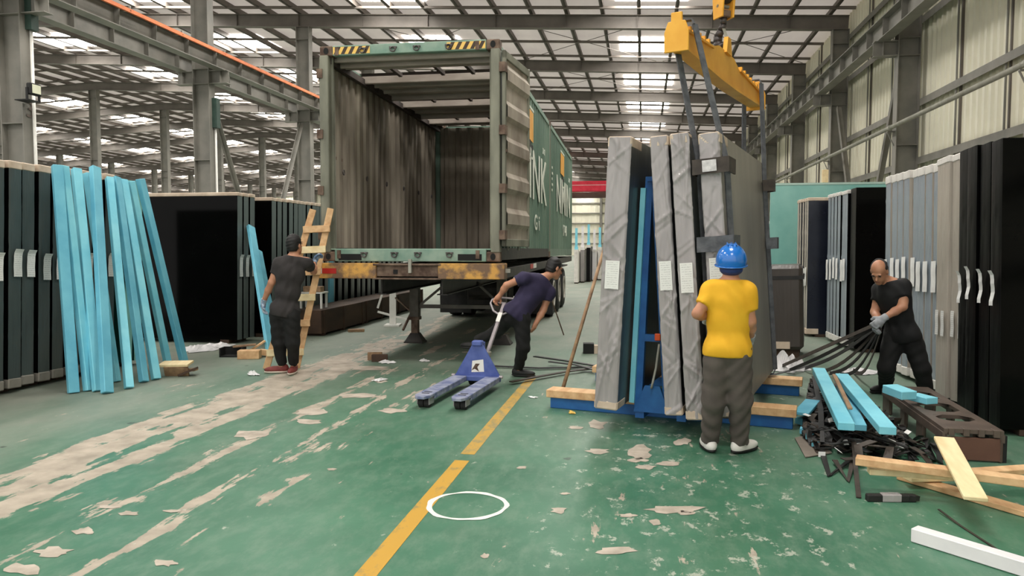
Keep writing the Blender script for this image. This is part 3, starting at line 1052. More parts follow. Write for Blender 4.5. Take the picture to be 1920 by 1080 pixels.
stack(PSW, 6, 3.1, 12.26, .2, R(-2), RI, 'pale packs of the white edged stack')
PSN = pack_proto(.12, 2.4, 2.42, CREAMFILM, NAVYF, CARD, .05, 'thin pale pack in the navy faced stack', 11, .05, .004, CARD, 1.2, .32, .1, .003, True)
stack(PSN, 6, 2.82, 13.75, .16, R(-2), RI, 'pale packs of the navy faced stack')
PST = pack_proto(.1, 2.1, 2.1, CREAMFILM, TEALGL, CARDW, .05, 'thin pale edged teal glass pack beside the tall teal sheet', 12, .05, .003, None, None)
stack(PST, 4, 2.62, 16.6, .16, R(-2), RI, 'thin packs beside the tall teal sheet')
ts = thing('teal_glass_sheet', 'tall teal glass sheet standing behind the pale stacks', 'glass sheet', (2.55, 16.0, 0), (0, 0, 0))
MB().span((0, -.02, .1), (2.3, .02, 2.85)).build('sheet', TEALGL, ts)
MB().span((0, -.03, 2.82), (2.3, .03, 2.86)).build('edge_strip', M('pale_teal_edge', (170, 200, 190), (184, 210, 200), .5), ts)
for q in (.2, 1.8):
    MB().span((q, -.2, 0), (q + .2, .2, .1)).build('skid', PLY, ts)
wb = tag(MB().box((0, 0, 0), (.12, .06, .26)).build('wood_offcut', WOODL, bevel=.006), 'pale wood offcut standing on the tall teal sheet', 'wood piece')
wb.location = (3.6, 16.0, 2.99)
# grey lean-to pack behind the lifted pack
bx = thing('wrapped_crate', 'low dark brown wrapped crate standing behind the lifted pack', 'crate', (1.98, 11.0, .12), (0, R(-2), R(-12)))
MB().span((-.26, 0, 0), (.26, .9, 1.2)).build('crate_body', DKBOX, bx, bevel=.05)
MB().span((-.18, -.012, .02), (.08, -.002, .12)).build('paper_tag', CARD, bx)
for q in (.1, .65):
    MB().span((-.2, q, -.12), (.2, q + .15, 0)).build('skid', PLY, bx)
MB().span((-.28, -.01, 1.0), (.28, .91, 1.05)).build('strap', STRAPB, bx)

# far stack down the hall
for i in range(12):
    f = thing('far_glass_pack', 'pale wrapped pack in the far row beyond the trailer wheels', 'glass pack', (-2.75 + i * .2, 31.2 + i * .8, 0), (0, 0, 0), 'packs of the far row')
    m_ = (CARDW, SILVER, BLACKFILM, FOAMW)[i % 4]
    MB().span((-.08, 0, .05), (.08, 1.6, 1.35 + .1 * (i % 3))).build('wrapped_glass', m_, f)
    MB().span((-.08, .1, .0), (.08, 1.5, .05)).build('skid', PLY, f)
    MB().span((-.085, -.02, 1.3 + .1 * (i % 3)), (.085, .4, 1.42 + .1 * (i % 3))).build('top_cap', CARDW, f)
for i in range(9):
    s_ = MB().box((0, 0, .45), (.1, .08, .9)).span((-.07, -.05, .0), (.07, .05, .12))
    tag(s_.build('foam_strip', FOAMW if i % 2 else FOAM, loc=(-2.75 + i * .2, 31.35 + i * .8, 1.421 + .1 * (i % 3)), rot=(0, 0, 0)), 'pale foam strip standing up among the far packs', 'foam strip', 'foam strips of the far row')

# ------------------------------------------------------------------ rack with the four big packs
RA = R(-13)
rk = thing('glass_rack', 'blue steel A-frame rack carrying the tall wrapped packs', 'rack', (.22, 7.05, 0), (0, 0, RA))
for y in (0.0, 1.55):
    bm_ = MB().span((-1.12, y - .06, .0), (1.12, y + .06, .11)).build('base_beam', RACKB, rk, bevel=.005)
    MB().span((-1.15, y - .1, .11), (1.15, y + .1, .185)).build('timber', WOOD, bm_, bevel=.005)
for x in (-.15, .22):
    MB().span((x - .04, -.4, .06), (x + .04, 1.5, .12)).build('long_rail', RACKB, rk)
for y in (-.36, 1.55):
    MB().bar((-.17, y, .11), (-.085, y, 2.2), .065, .06, up=(0, 1, 0)).build('post', RACKB, rk)
    MB().bar((.095, y, .11), (-.04, y, 2.2), .06, .06, up=(0, 1, 0)).build('post', RACKB, rk)
    MB().span((-.13, y - .03, .75), (.06, y + .03, .81)).build('tie_bar', RACKB, rk)
    MB().bar((-.215, y - .05, .2), (-.128, y - .05, 2.1), .045, .05, up=(0, 1, 0)).build('foam_lining', FOAM, rk)
MB().span((-.1, -.4, 2.16), (-.04, 1.6, 2.2)).build('ridge_bar', RACKB, rk)
MB().prism([(-.2, .12), (.12, .12), (.03, .36), (-.1, .36)], (0, -.42, .0), (1, 0, 0), (0, 0, 1), -.02).build('gusset', RACKB, rk)

BIGZ = .203


def big_pack(label, x, y, rz, lean, t, L, H, face, seed, cap=CARD, tagz=1.34, tw=.1):
    r = thing('glass_pack', label, 'glass pack', (x, y, BIGZ), (0, lean, rz))
    grid_box(MB(), t, L, H, 0.0, .013, seed, nx=16, nz=150).build('wrapped_glass', [SILVER, face], r, smooth=True)
    MB().span((-t / 2 - .004, -.014, H - .085), (t / 2 + .004, .35, H + .008)).build('top_cap', cap, r, bevel=.012)
    MB().span((-t / 2 - .004, -.016, -.01), (t / 2 + .004, .25, .07)).build('bottom_cap', CARD, r, bevel=.012)
    l = MB().add([(-tw / 2, 0, 0), (tw / 2, 0, 0), (tw / 2, 0, -.24), (-tw / 2, 0, -.24)], [(3, 2, 1, 0)])
    l.build('paper_label', PAPER, r, loc=(0, -.034, tagz))
    return r


b1 = big_pack('tall wrapped pack leaning on the left of the blue rack, beside the wooden pole', -.30, 6.39, RA, R(2.7), .2, 2.35, 2.3, FACEDK, 21, tw=.12, tagz=1.27)
b2 = big_pack('tall wrapped pack nearest the blue rack post on its right', .268, 6.26, RA, R(-3.8), .145, 2.5, 2.29, FACEDK, 22, tagz=1.27)
b3 = big_pack('tall wrapped pack between its twin by the rack and the slung pack', .432, 6.12, RA, R(-4.0), .145, 2.5, 2.29, FACEDK, 23, tagz=1.26)
b4 = big_pack('tall grey-brown faced pack hung in slings from the yellow beam', .66, 6.08, R(-16), R(-4.2), .16, 2.55, 2.24, FACEBR, 24, tagz=1.26)
b4.location.z = .245

# ------------------------------------------------------------------ lifting beam, hook, slings
BN, BF = Vector((.26, 6.22, 3.28)), Vector((1.2, 8.62, 3.22))
bd = (BF - BN).normalized()
bl = (BF - BN).length
sdv = bd.cross(HZ).normalized()
lb = thing('lifting_beam', 'yellow steel spreader beam hanging above the slung pack', 'lifting beam')
pr_ = [(0, -.1), (bl * .4, -.13), (bl * .6, -.13), (bl, -.1), (bl, .05), (bl * .68, .1), (bl * .6, .17), (bl * .4, .17), (bl * .3, .1), (0, .05)]
MB().prism(pr_, BN + sdv * .012, bd, HZ, .024).build('web_plate', YELLOW, lb)
for a, b in zip(pr_[0:3], pr_[1:4]):
    pa, pb = BN + bd * a[0] + HZ * a[1], BN + bd * b[0] + HZ * b[1]
    MB().bar(pa, pb, .13, .02).build('bottom_flange', YELLOW, lb)
for a, b in ((0, .32), (.68, 1)):
    MB().bar(BN + bd * bl * a + HZ * (.05 if a == 0 else .1), BN + bd * bl * b + HZ * (.1 if a == 0 else .05), .11, .02).build('top_flange', YELLOW, lb)
for k in range(6):
    for base, off in ((0.02, .055), (.7, .1)):
        q = base + k * .05
        z = off + (k * .05 / .32 * .05) * (1 if base < .5 else -1)
        MB().bar(BN + bd * bl * q + HZ * z, BN + bd * bl * q + HZ * (z + .045), .1, .035, up=bd).build('notch_tooth', YELLOW, lb)
ep = [(-.1, -.14), (.1, -.14), (.1, .02), (.07, .1), (.045, .1), (.045, .17), (-.045, .17), (-.045, .1), (-.07, .1), (-.1, .02)]
MB().prism(ep, BN - bd * .02, sdv, HZ, .025).build('end_plate', YELLOW, lb, bevel=.004)
MB().prism(ep, BF + bd * .03, sdv, HZ, .025).build('end_plate', YELLOW, lb, bevel=.004)
mid = BN + bd * bl * .5
MB().prism([(-.09, .15), (.09, .15), (.05, .3), (-.05, .3)], mid + sdv * .02, bd, HZ, .04).build('lifting_eye', YELLOW, lb)

hk = thing('crane_hook', 'yellow crane hook block with dark hook lifting the beam', 'crane hook', mid + Vector((0, 0, .26)), (0, 0, R(30)))
hk.scale = (1, 1, .8)
for x in (-.06, .06):
    MB().prism([(-.07, .28), (.07, .28), (.085, .5), (.075, .72), (-.075, .72), (-.085, .5)], (x - .01, 0, 0), (0, 1, 0), (0, 0, 1), .02).build('side_plate', YELLOW, hk, bevel=.004)
MB().cyl((-.045, 0, .58), (.045, 0, .58), .12, n=20).build('sheave', HOOKM, hk)
MB().cyl((-.07, 0, .42), (.07, 0, .42), .02, n=8).build('cross_pin', PIPEM, hk)
MB().box((0, 0, .33), (.1, .1, .08)).build('swivel', RUSTY, hk, bevel=.01)
hp = [(0, .0, .3), (0, .0, .22), (0, .035, .16), (0, .085, .1), (0, .09, .03), (0, .05, -.02), (0, .0, -.03), (0, -.045, 0), (0, -.06, .05)]
hm = MB()
for i in range(len(hp) - 1):
    rr = (.03, .03, .036, .042, .042, .038, .03, .02)[i]
    hm.cyl(hp[i], hp[i + 1], rr, (.03, .036, .042, .042, .038, .03, .02, .012)[i], n=10)
hm.build('hook', HOOKM, hk, smooth=True)
MB().bar((0, -.05, .05), (0, .01, .2), .03, .008).build('safety_latch', PIPEM, hk)
for x in (-.03, .03):
    for y in (-.1, .1):
        MB().cyl((x, y, .58), (x, y * .8, 3.8), .008, n=5).build('wire_rope', HOOKM, hk)


def in_b4(x, y, z):
    return b4.matrix_basis @ Vector((x, y, z))


bpy.context.view_layer.update()
SIDE4 = (b4.matrix_basis.to_3x3() @ Vector((0, 1, 0)))
for vv_, up, lab, nm in ((.1, BN + bd * .14, 'grey webbing sling round the near end of the slung pack', 'near'), (2.35, BF - bd * .14, 'grey webbing sling round the far end of the slung pack', 'far')):
    sg = thing('lifting_sling', lab, 'sling')
    t2 = .108
    for s_ in (-1, 1):
        a = up + sdv * (s_ * .09) + HZ * .11
        b_ = in_b4(s_ * t2, vv_, 2.0)
        c_ = in_b4(s_ * t2, vv_, 1.0)
        d_ = in_b4(s_ * t2, vv_, .02)
        sd = (SIDE4 * .7 + sdv * .5).normalized()
        MB().ribbon([a, a.lerp(b_, .5), b_, c_, d_], .055, .012, side=sd).build('sling_leg', SLING, sg)
    MB().ribbon([up + sdv * -.09 + HZ * .11, up + sdv * -.07 + HZ * .15, up + sdv * .07 + HZ * .15, up + sdv * .09 + HZ * .11], .055, .012, side=bd).build('sling_loop', SLING, sg)
    MB().ribbon([in_b4(-t2, vv_, .02), in_b4(-t2 * .8, vv_, -.03), in_b4(t2 * .8, vv_, -.03), in_b4(t2, vv_, .02)], .075, .012, side=SIDE4).build('sling_belly', SLING, sg)
    for z, mt in ((1.98, STRAPG), (1.37, SLING)):
        yy0 = -.07 if nm == 'near' else .05
        pts = [in_b4(-.125, vv_ + .1, z), in_b4(-.125, vv_ + (yy0 - .1 if nm == 'near' else -.1), z), in_b4(.15, vv_ + (yy0 - .1 if nm == 'near' else -.1), z), in_b4(.15, vv_ + .12, z)]
        if nm == 'far':
            pts = [in_b4(.1, vv_ - .1, z), in_b4(.2, vv_ - .06, z), in_b4(.2, vv_ + .1, z), in_b4(.1, vv_ + .14, z)]
        MB().ribbon(pts, .12, .014, side=HZ).build('edge_guard', mt, sg)
        if nm == 'near' and z > 1.5:
            MB().add([in_b4(-.05, -.085, z + .045), in_b4(.06, -.085, z + .045), in_b4(.06, -.085, z - .045), in_b4(-.05, -.085, z - .045)], [(3, 2, 1, 0)]).build('silver_tape', M('silver_tape', (170, 168, 168), (210, 208, 206), .3, metal=.3, scale=20), sg)

# remote pendant and hose hanging by the rack
pd = thing('air_hose', 'grey hose hanging from an orange valve by the rack post', 'hose')
p0 = at_y(1233, 632, 6.62)
MB().box(p0, (.05, .05, .06)).build('valve', M('orange_plastic', (226, 84, 36), (236, 96, 44), .5), pd, bevel=.006)
hpts = [at_y(1236, 645, 6.6), at_y(1230, 690, 6.6), at_y(1222, 725, 6.58), on_floor(1215, 752, .03), on_floor(1200, 766, .012), on_floor(1225, 772, .012), on_floor(1248, 762, .012)]
lp = []
for i in range(len(hpts) - 1):
    for s_ in range(4):
        lp.append(hpts[i].lerp(hpts[i + 1], s_ / 4))
MB().tube(lp + [hpts[-1]], .011, 6).build('hose', PIPEM, pd, smooth=True)
cc = on_floor(1212, 752, .012)
MB().tube([cc + Vector((.13 * math.cos(a), .16 * math.sin(a), .02 + .015 * math.sin(2 * a))) for a in [2 * math.pi * i / 20 for i in range(20)]], .011, 6, True).build('hose_coil', PIPEM, pd, smooth=True)

# ------------------------------------------------------------------ blue foam strips on the left
FL = [((105, 311), (136, 737), .16), ((118, 313), (164, 733), .13), ((141, 318), (182, 734), .15), ((176, 315), (199, 738), .17), ((161, 326), (217, 716), .11),
      ((203, 335), (240, 729), .13), ((216, 334), (268, 717), .14), ((229, 339), (291, 712), .14), ((243, 340), (313, 682), .13), ((261, 336), (343, 678), .16),
      ]
for i, (t_, b_, w) in enumerate(FL):
    pb = on_floor(*b_, 0.0)
    off = .13 if i in (3, 0) else .11 if i == 1 else -.03 if i == 4 else .04
    ptop = at_x(t_[0], t_[1], -6.6 + off)
    d = ptop - pb
    y = d.normalized()
    nrm = (Vector((1, -.35, 0)) - y * Vector((1, -.35, 0)).dot(y)).normalized()
    x = y.cross(nrm).normalized()
    b = MB()
    rot = Matrix((x, y, nrm)).transposed()
    b.box((pb + ptop) / 2 + nrm * .02, (w * .66, d.length, .075), rot @ Matrix.Rotation(R((-14, 10, -6, 4, 16)[i % 5]), 3, 'Y'))
    o = b.build('foam_strip', FOAM if i % 3 else FOAMD, bevel=.006)
    lab = 'light blue foam strip leaning against the dark packs'
    if i == 3:
        lab = 'broad pale blue foam strip standing nearly upright in front of the other leaning strips'
    if i == 9:
        lab = 'blue foam strip at the end of the leaning row by the black pack face'
    tag(o, lab, 'foam strip', 'foam strips leaning on the dark packs')
for (t_, b_, X_) in (((470, 425), (508, 665), -6.3), ((484, 470), (520, 660), -6.3)):
    pb = on_floor(*b_)
    pt = at_x(t_[0], t_[1], -6.42)
    tag(MB().bar(pb, pt, .14, .06, up=(.9, -.4, 0)).build('foam_strip', FOAMD, bevel=.006), 'blue foam strip leaning behind the man at the ladder', 'foam strip', 'foam strips behind the ladder')
tag(MB().bar((-6.34, 14.5, .0), (-6.42, 14.7, 2.2), .2, .06, up=(1, 0, 0)).build('foam_strip', FOAMD), 'blue foam strip standing behind the brown crates', 'foam strip')

# ------------------------------------------------------------------ brown crates, stool, small wood on the left floor
for i in range(3):
    y = 12.3 + i * 2.15
    c = thing('brown_crate', 'long low dark brown plywood crate lying under the container side', 'crate', (-5.86 - .03 * i, y, 0), (0, 0, 0), 'low brown crates')
    MB().span((-.3, 0, .04), (.3, 2.1, .46)).build('crate_body', PLY, c, bevel=.006)
    for q in (.1, 1.0, 1.95):
        MB().span((-.3, q, 0), (.3, q + .1, .04)).build('skid', PLY, c)
        MB().span((.3, q, .04), (.315, q + .09, .46)).build('batten', PLY, c)
sl_ = thing('white_stool', 'small white stool standing on a brown crate', 'stool', (-5.9, 12.75, .46), (0, 0, R(4)))
MB().span((-.22, -.16, .27), (.22, .16, .295)).build('seat', WHITEP, sl_)
for x in (-.19, .19):
    for y in (-.13, .13):
        MB().span((x - .018, y - .018, 0), (x + .018, y + .018, .27)).build('leg', WHITEP, sl_)
tag(MB().box((-5.9, 12.75, .806), (.34, .16, .1)).build('wood_block', WOODB, bevel=.006), 'brown wood block lying on the white stool', 'wood piece')
ph = thing('white_trestle', 'pale timber trestle standing beside the trailer landing leg', 'trestle', (-4.9, 14.2, 0), (0, 0, R(10)))
MB().bar((0, 0, 0), (0, .05, .95), .13, .05).bar((-.1, 0, .95), (-.3, 0, .35), .04, .03, up=(0, 1, 0)).build('post', WHITEP, ph)
MB().bar((-.3, 0, .28), (.35, 0, .1), .04, .03, up=(0, 1, 0)).span((-.15, -.2, 0), (.15, .2, .03)).build('foot', WHITEP, ph)


def wood_piece(px, py, size, rz, mat, label, cat='wood piece', tilt=(0, 0), z=0.0, name='wood_offcut'):
    p = on_floor(px, py)
    o = MB().box((0, 0, size[2] / 2), size).build(name, mat, bevel=.005, loc=(p.x, p.y, z), rot=(R(tilt[0]), R(tilt[1]), R(rz)))
    return tag(o, label, cat)


ob = thing('wooden_channel', 'open wooden channel block lying at the foot of the blue foam strips', 'wood piece', on_floor(330, 705), (0, 0, R(12)))
MB().bar((-.19, .03, .145), (.17, .03, .15), .2, .025, up=(0, -.12, 1)).build('top_board', WOODL, ob)
MB().bar((-.12, -.04, .07), (.16, -.02, .06), .03, .13, up=(0, -.5, 1)).bar((.0, .1, .05), (.22, .06, .07), .1, .03).build('lower_board', WOODB, ob)
MB().bar((.05, -.02, .015), (.26, -.02, .1), .1, .025).build('side_board', PLY, ob)
wood_piece(468, 672, (.3, .16, .12), 15, WOOD, 'square cut timber block beside a pile of black strap reels')
sr = thing('strap_reel_box', 'open black frame box beside the cut timber block', 'box', on_floor(437, 668), (0, 0, R(10)))
MB().span((-.16, -.1, 0), (.16, .1, .02)).span((-.16, -.1, 0), (-.14, .1, .13)).span((.14, -.1, 0), (.16, .1, .13)).span((-.16, .08, 0), (.16, .1, .13)).build('frame', BLACKM, sr)
MB().bar((.0, 0, .14), (.3, .1, .16), .1, .02).build('board', WOODB, sr)
MB().bar((.15, .05, .02), (.4, .2, .2), .07, .02).build('loose_slat', WOOD, sr)
MB().box(on_floor(502, 668) + Vector((0, 0, .05)), (.2, .1, .08), Euler((0, .2, .5)).to_matrix()).build('wood_offcut', WOOD)['label'] = 'small pine offcut behind the foot of the ladder'
bpy.data.objects['wood_offcut.001']['category'] = 'wood piece' if 'wood_offcut.001' in bpy.data.objects else ''
wood_piece(703, 675, (.2, .05, .11), 14, WOODB, 'small board on edge lying in front of the trailer leg')
wood_piece(712, 678, (.22, .05, .1), 14, PLY, 'dark strip of board behind the small board on edge', z=.0)
wood_piece(668, 622, (.3, .12, .05), 20, WOODB, 'splintered wood scrap at the foot of the brown crates')


def crumple(name, label, px, py, size, seed, mat=PLASTIC, n=16, cat='plastic sheet', h=.1, z=.003):
    rnd = random.Random(seed)
    p = on_floor(px, py)
    hs = {}
    ph = [(rnd.uniform(4, 16), rnd.uniform(4, 16), rnd.uniform(0, 6.3)) for _ in range(6)]
    vs_, fs = [], []
    for j in range(n + 1):
        for i in range(n + 1):
            u, v = i / n * 2 - 1, j / n * 2 - 1
            rr = math.hypot(u, v)
            a = math.atan2(v, u)
            lim = .72 + .18 * math.sin(3 * a + seed) + .1 * math.sin(7 * a)
            k = min(1.0, lim / max(rr, 1e-3))
            u2, v2 = u * k, v * k
            q = sum(math.sin(f1 * u + f2 * v + f3) for f1, f2, f3 in ph) / 6
            fall = max(0.0, 1 - (rr / max(lim, .1)) ** 2)
            vs_.append((u2 * size[0], v2 * size[1], z + h * fall * (.45 + .55 * q) + .006 * (1 + rnd.uniform(-1, 1))))
    for j in range(n):
        for i in range(n):
            a = j * (n + 1) + i
            fs.append((a, a + 1, a + n + 2, a + n + 1))
    o = MB().add(vs_, fs).build(name, mat, loc=(p.x, p.y, 0), rot=(0, 0, seed))
    return tag(o, label, cat)


crumple('plastic_sheet', 'crumpled clear plastic sheet at the foot of the black pack face', 385, 655, (.62, .3), 1.2, h=.14)
crumple('plastic_scrap', 'small torn white plastic scrap beside the ladder foot', 474, 702, (.2, .08), 2.3, h=.06, n=10)
crumple('plastic_scrap', 'white scrap lying by the small board on edge', 725, 681, (.16, .07), 3.1, h=.06, n=9)
crumple('plastic_scrap', 'crumpled pale scrap on the green floor between the man and the pallet truck', 713, 714, (.13, .06), 4.1, h=.05, n=9)
crumple('plastic_scrap', 'white scrap near the trailer landing foot', 795, 677, (.16, .08), 5.2, h=.03, n=9)
crumple('plastic_heap', 'heap of crumpled white plastic beside the slung pack', 1474, 694, (.34, .26), 2.7, h=.3, n=22)
crumple('plastic_scrap', 'white plastic scraps behind the big foam strips', 1610, 700, (.35, .16), 6.2, h=.1, n=12)
crumple('paper_scrap', 'small yellow paper scrap by the rack corner', 1072, 775, (.07, .04), 1.9, M('yellow_scrap', (206, 168, 72), (220, 184, 96), .6), 8, 'scrap', .03)
crumple('paper_scrap', 'white paper scrap on the floor by the yellow line', 999, 746, (.07, .035), 2.9, PAPERP, 8, 'scrap', .012)

# pole, straps and box by the rack
po = MB().cyl(on_floor(1047, 757), at_y(1137, 452, 8.05), .02, .017, n=10).build('wooden_pole', WOODB, smooth=True)
tag(po, 'long slim wooden pole leaning by the leftmost tall pack', 'pole')
sb = thing('small_carton', 'small dark box lying on the floor behind the leaning pole', 'box', on_floor(1106, 662), (0, 0, R(5)))
MB().span((-.1, -.08, 0), (.06, .08, .15)).build('box_body', BLACKM, sb, bevel=.005)
MB().span((.06, -.07, .0), (.14, .07, .12)).build('box_end', CARD, sb)
for i, pts in enumerate([[(1002, 668), (1060, 676), (1118, 686)], [(925, 686), (1010, 690), (1118, 688)], [(958, 716), (1010, 706), (1060, 697), (1118, 690)], [(1030, 678), (1080, 684), (1118, 694)]]):
    w = [on_floor(*q, .008 + .014 * i) for q in pts]
    o = MB().ribbon(w, .06, .012).build('cargo_strap', STRAPB if i != 2 else STRAPG)
    tag(o, 'dark strap lying across the floor behind the pallet truck', 'strap', 'straps behind the pallet truck')
bar_ = tag(MB().cyl(on_floor(1057, 628, .01), at_y(1020, 520, 12.6), .012, n=6).build('steel_bar', RUSTY), 'thin dark bar leaning on the trailer side behind the bending man', 'bar')

# ------------------------------------------------------------------ ladder
ld = thing('wooden_ladder', 'rough pine ladder leaning against the container corner', 'ladder', (0, 0, 0))
lb0, rb0 = on_floor(499, 692), on_floor(556, 690)
lt0, rt0 = at_y(587, 393, 9.32), at_y(620, 391, 9.36)
nrm = (rb0 - lb0).cross(lt0 - lb0).normalized()
for a, b_ in ((lb0, lt0), (rb0, rt0)):
    MB().bar(a, b_, .085, .05, up=nrm).build('rail', WOOD, ld, bevel=.004)
for i, q in enumerate((.1, .28, .44, .6, .74, .87)):
    a, b_ = lb0.lerp(lt0, q), rb0.lerp(rt0, q)
    e = (b_ - a).normalized() * .05
    off = -nrm * .045 if nrm.y > 0 else nrm * .045
    MB().bar(a - e + off, b_ + e + off, .09, .035, up=nrm).build('rung', WOOD if i % 2 else WOODL, ld, bevel=.004)

# ------------------------------------------------------------------ pallet truck
pj = thing('pallet_truck', 'scuffed blue hand pallet truck standing on the green floor', 'pallet truck', (-1.83, 8.1, 0), (0, 0, R(-5)))
for x in (-.19, .19):
    f = MB()
    f.prism([(-.08, .06), (.08, .06), (.08, -1.12), (.045, -1.2), (-.045, -1.2), (-.08, -1.12)], (x, 0, .105), (1, 0, 0), (0, 1, 0), .03)
    f.span((x - .08, -1.0, .075), (x - .07, .06, .105)).span((x + .07, -1.0, .075), (x + .08, .06, .105))
    fo_ = f.build('fork', JACKF, pj, bevel=.004)
    for q in (-.98, -1.05):
        MB().span((x - .04, q, .1345), (x + .04, q + .025, .137)).build('slot', GAP, fo_)
    for q in (-.03, .03):
        MB().cyl((x + q - .026, -1.06, .046), (x + q + .026, -1.06, .046), .046, n=18).build('roller', RUBBER, fo_)
    MB().span((x - .065, -1.11, .035), (x - .058, -.98, .105)).span((x + .058, -1.11, .035), (x + .065, -.98, .105)).build('roller_bracket', STEELH, fo_)
bdm = MB().prism([(-.27, 0), (.27, 0), (.26, .07), (.07, .4), (.03, .44), (-.03, .44), (-.07, .4), (-.26, .07)], (0, .06, .07), (1, 0, 0), (0, 0, 1), -.03)
bdm.span((-.27, .0, .08), (.27, .09, .135))
bdp = bdm.build('body_plate', JACKB, pj, bevel=.005)
lo = MB().add([(-.06, .058, .3), (.07, .058, .32), (.08, .058, .18), (-.07, .058, .17)], [(3, 2, 1, 0)]).build('sticker', WHITEP, bdp)
MB().add([(-.07, .057, .19), (-.02, .057, .27), (.03, .057, .27), (.0, .057, .23), (.02, .057, .18), (-.03, .057, .21)], [(5, 4, 3, 2, 1, 0)]).build('sticker_mark', RUSTY, lo)
MB().span((-.06, .03, .47), (.06, .12, .53)).build('top_cap', JACKB, pj, bevel=.012)
MB().cyl((0, .16, .16), (0, .16, .5), .06, n=16).build('pump', JACKB, pj, smooth=False)
for x in (-.09, .09):
    MB().cyl((x - .035, .2, .1), (x + .035, .2, .1), .1, n=20).build('steer_wheel', RUBBER, pj)
for x in (-.28, .28):
    MB().cyl((x - .02, .05, .13), (x + .02, .05, .13), .018, n=8).build('pivot_pin', STEELH, pj)
pji = pj.matrix_basis.inverted()
h0, h1 = Vector((.07, .2, .36)), pji @ at_y(946, 568, 8.78)
MB().bar(h0, h1, .045, .035, up=(0, -1, .3)).build('handle_bar', STEELH, pj, bevel=.008)
MB().bar(h0.lerp(h1, .62) + Vector((0, -.022, .005)), h0.lerp(h1, .8) + Vector((0, -.022, .005)), .048, .006, up=(0, -1, .3)).build('handle_sticker', WHITEP, pj)
MB().box(h0, (.09, .08, .06)).build('handle_pivot', PIPEM, pj, bevel=.008)
hx = (h1 - h0).normalized()
hs_ = Vector((1, 0, -.05)).normalized()
loop = [(-.03, -.17), (-.1, -.13), (-.17, -.02), (-.165, .035), (-.11, .07), (0, .075), (.11, .07), (.17, .03), (.165, -.03), (.12, -.1), (.03, -.17)]
lq = [h1 + hs_ * a + hx * b_ for a, b_ in loop]
MB().tube(lq, .013, 8, True).build('handle_loop', STEELH, pj, smooth=True)
MB().bar(h1 + hs_ * -.08, h1 + hs_ * .02 - hx * .0, .02, .015).build('release_lever', STEELH, pj)

# ------------------------------------------------------------------ debris on the right
def plank(px0, px1, z0, z1, w, th, mat, label, cat='plank', name='pine_plank'):
    a, b_ = on_floor(*px0, z0), on_floor(*px1, z1)
    return tag(MB().bar(a, b_, w, th).build(name, mat, bevel=.004), label, cat)


plank((1605, 862), (1990, 912), .2, .2, .1, .05, WOOD, 'long pine plank lying under the crossing pale board')
plank((1628, 882), (1800, 893), .13, .13, .08, .04, WOODL, 'short pale plank under the long pine plank')
plank((1690, 892), (1985, 978), .02, .02, .11, .035, WOOD, 'pine plank slanting down to the floor beneath the others')
plank((1770, 822), (1830, 936), .32, .19, .12, .025, WOODL, 'pale new board lying crosswise over the pine planks')
plank((1800, 888), (1985, 876), .15, .15, .1, .035, WOOD, 'pine plank splaying away from the long plank')
plank((1700, 896), (1830, 893), .06, .06, .1, .03, WOODL, 'broad pale offcut beneath the planks')
plank((1714, 1000), (1985, 1083), .04, .04, .075, .075, FOAMW, 'square white foam bar lying alone on the floor', 'foam bar', 'foam_bar')
plank((1535, 695), (1587, 800), .36, .26, .115, .06, FOAM, 'long light blue foam strip on the strap pile, on the side of the slung pack', 'foam strip', 'foam_strip')
plank((1578, 706), (1665, 808), .36, .26, .115, .06, FOAM, 'long light blue foam strip with its end towards the brown plastic pallet', 'foam strip', 'foam_strip')
plank((1578, 728), (1612, 802), .26, .2, .1, .05, FOAMD, 'light blue foam strip lying lower between the two long ones', 'foam strip', 'foam_strip')
plank((1668, 728), (1705, 742), .36, .34, .15, .07, FOAM, 'short blue foam block resting on the brown pallet under the man', 'foam block', 'foam_block')
plank((1712, 743), (1748, 752), .3, .3, .12, .055, FOAM, 'short blue foam block beside its twin at the corner of the brown pallet', 'foam block', 'foam_block')
plank((1502, 776), (1524, 752), .14, .16, .13, .03, FOAMD, 'dusty blue foam board leaning at the end of the rack timber', 'foam block', 'foam_block')
plank((1498, 790), (1514, 788), .04, .04, .1, .06, FOAM, 'small blue foam block at the end of the blue rack beam', 'foam block', 'foam_block')
plank((1500, 806), (1520, 808), .05, .05, .08, .05, FOAMD, 'small blue foam chip on the grey card at the edge of the pile', 'foam block', 'foam_block')
plank((1512, 816), (1528, 818), .05, .05, .08, .05, FOAM, 'small pale blue foam chip in the middle of three', 'foam block', 'foam_block')
plank((1524, 830), (1536, 832), .04, .04, .07, .05, FOAM, 'last small blue foam chip by the white-tagged strap', 'foam block', 'foam_block')
plank((1564, 703), (1594, 766), .37, .33, .035, .02, WOODB, 'narrow brown lath lying between the long foam strips', 'lath', 'wooden_lath')
cs = [on_floor(*q, .006) for q in ((1490, 822), (1520, 815), (1560, 850), (1510, 858))]
tag(MB().add(cs + [p + Vector((0, 0, .006)) for p in cs], [(0, 1, 2, 3), (7, 6, 5, 4), (0, 4, 5, 1), (1, 5, 6, 2), (2, 6, 7, 3), (3, 7, 4, 0)]).build('card_sheet', M('grey_card', (118, 108, 98), (132, 122, 112), .8)), 'flat grey card sheet under the foam chips', 'card')

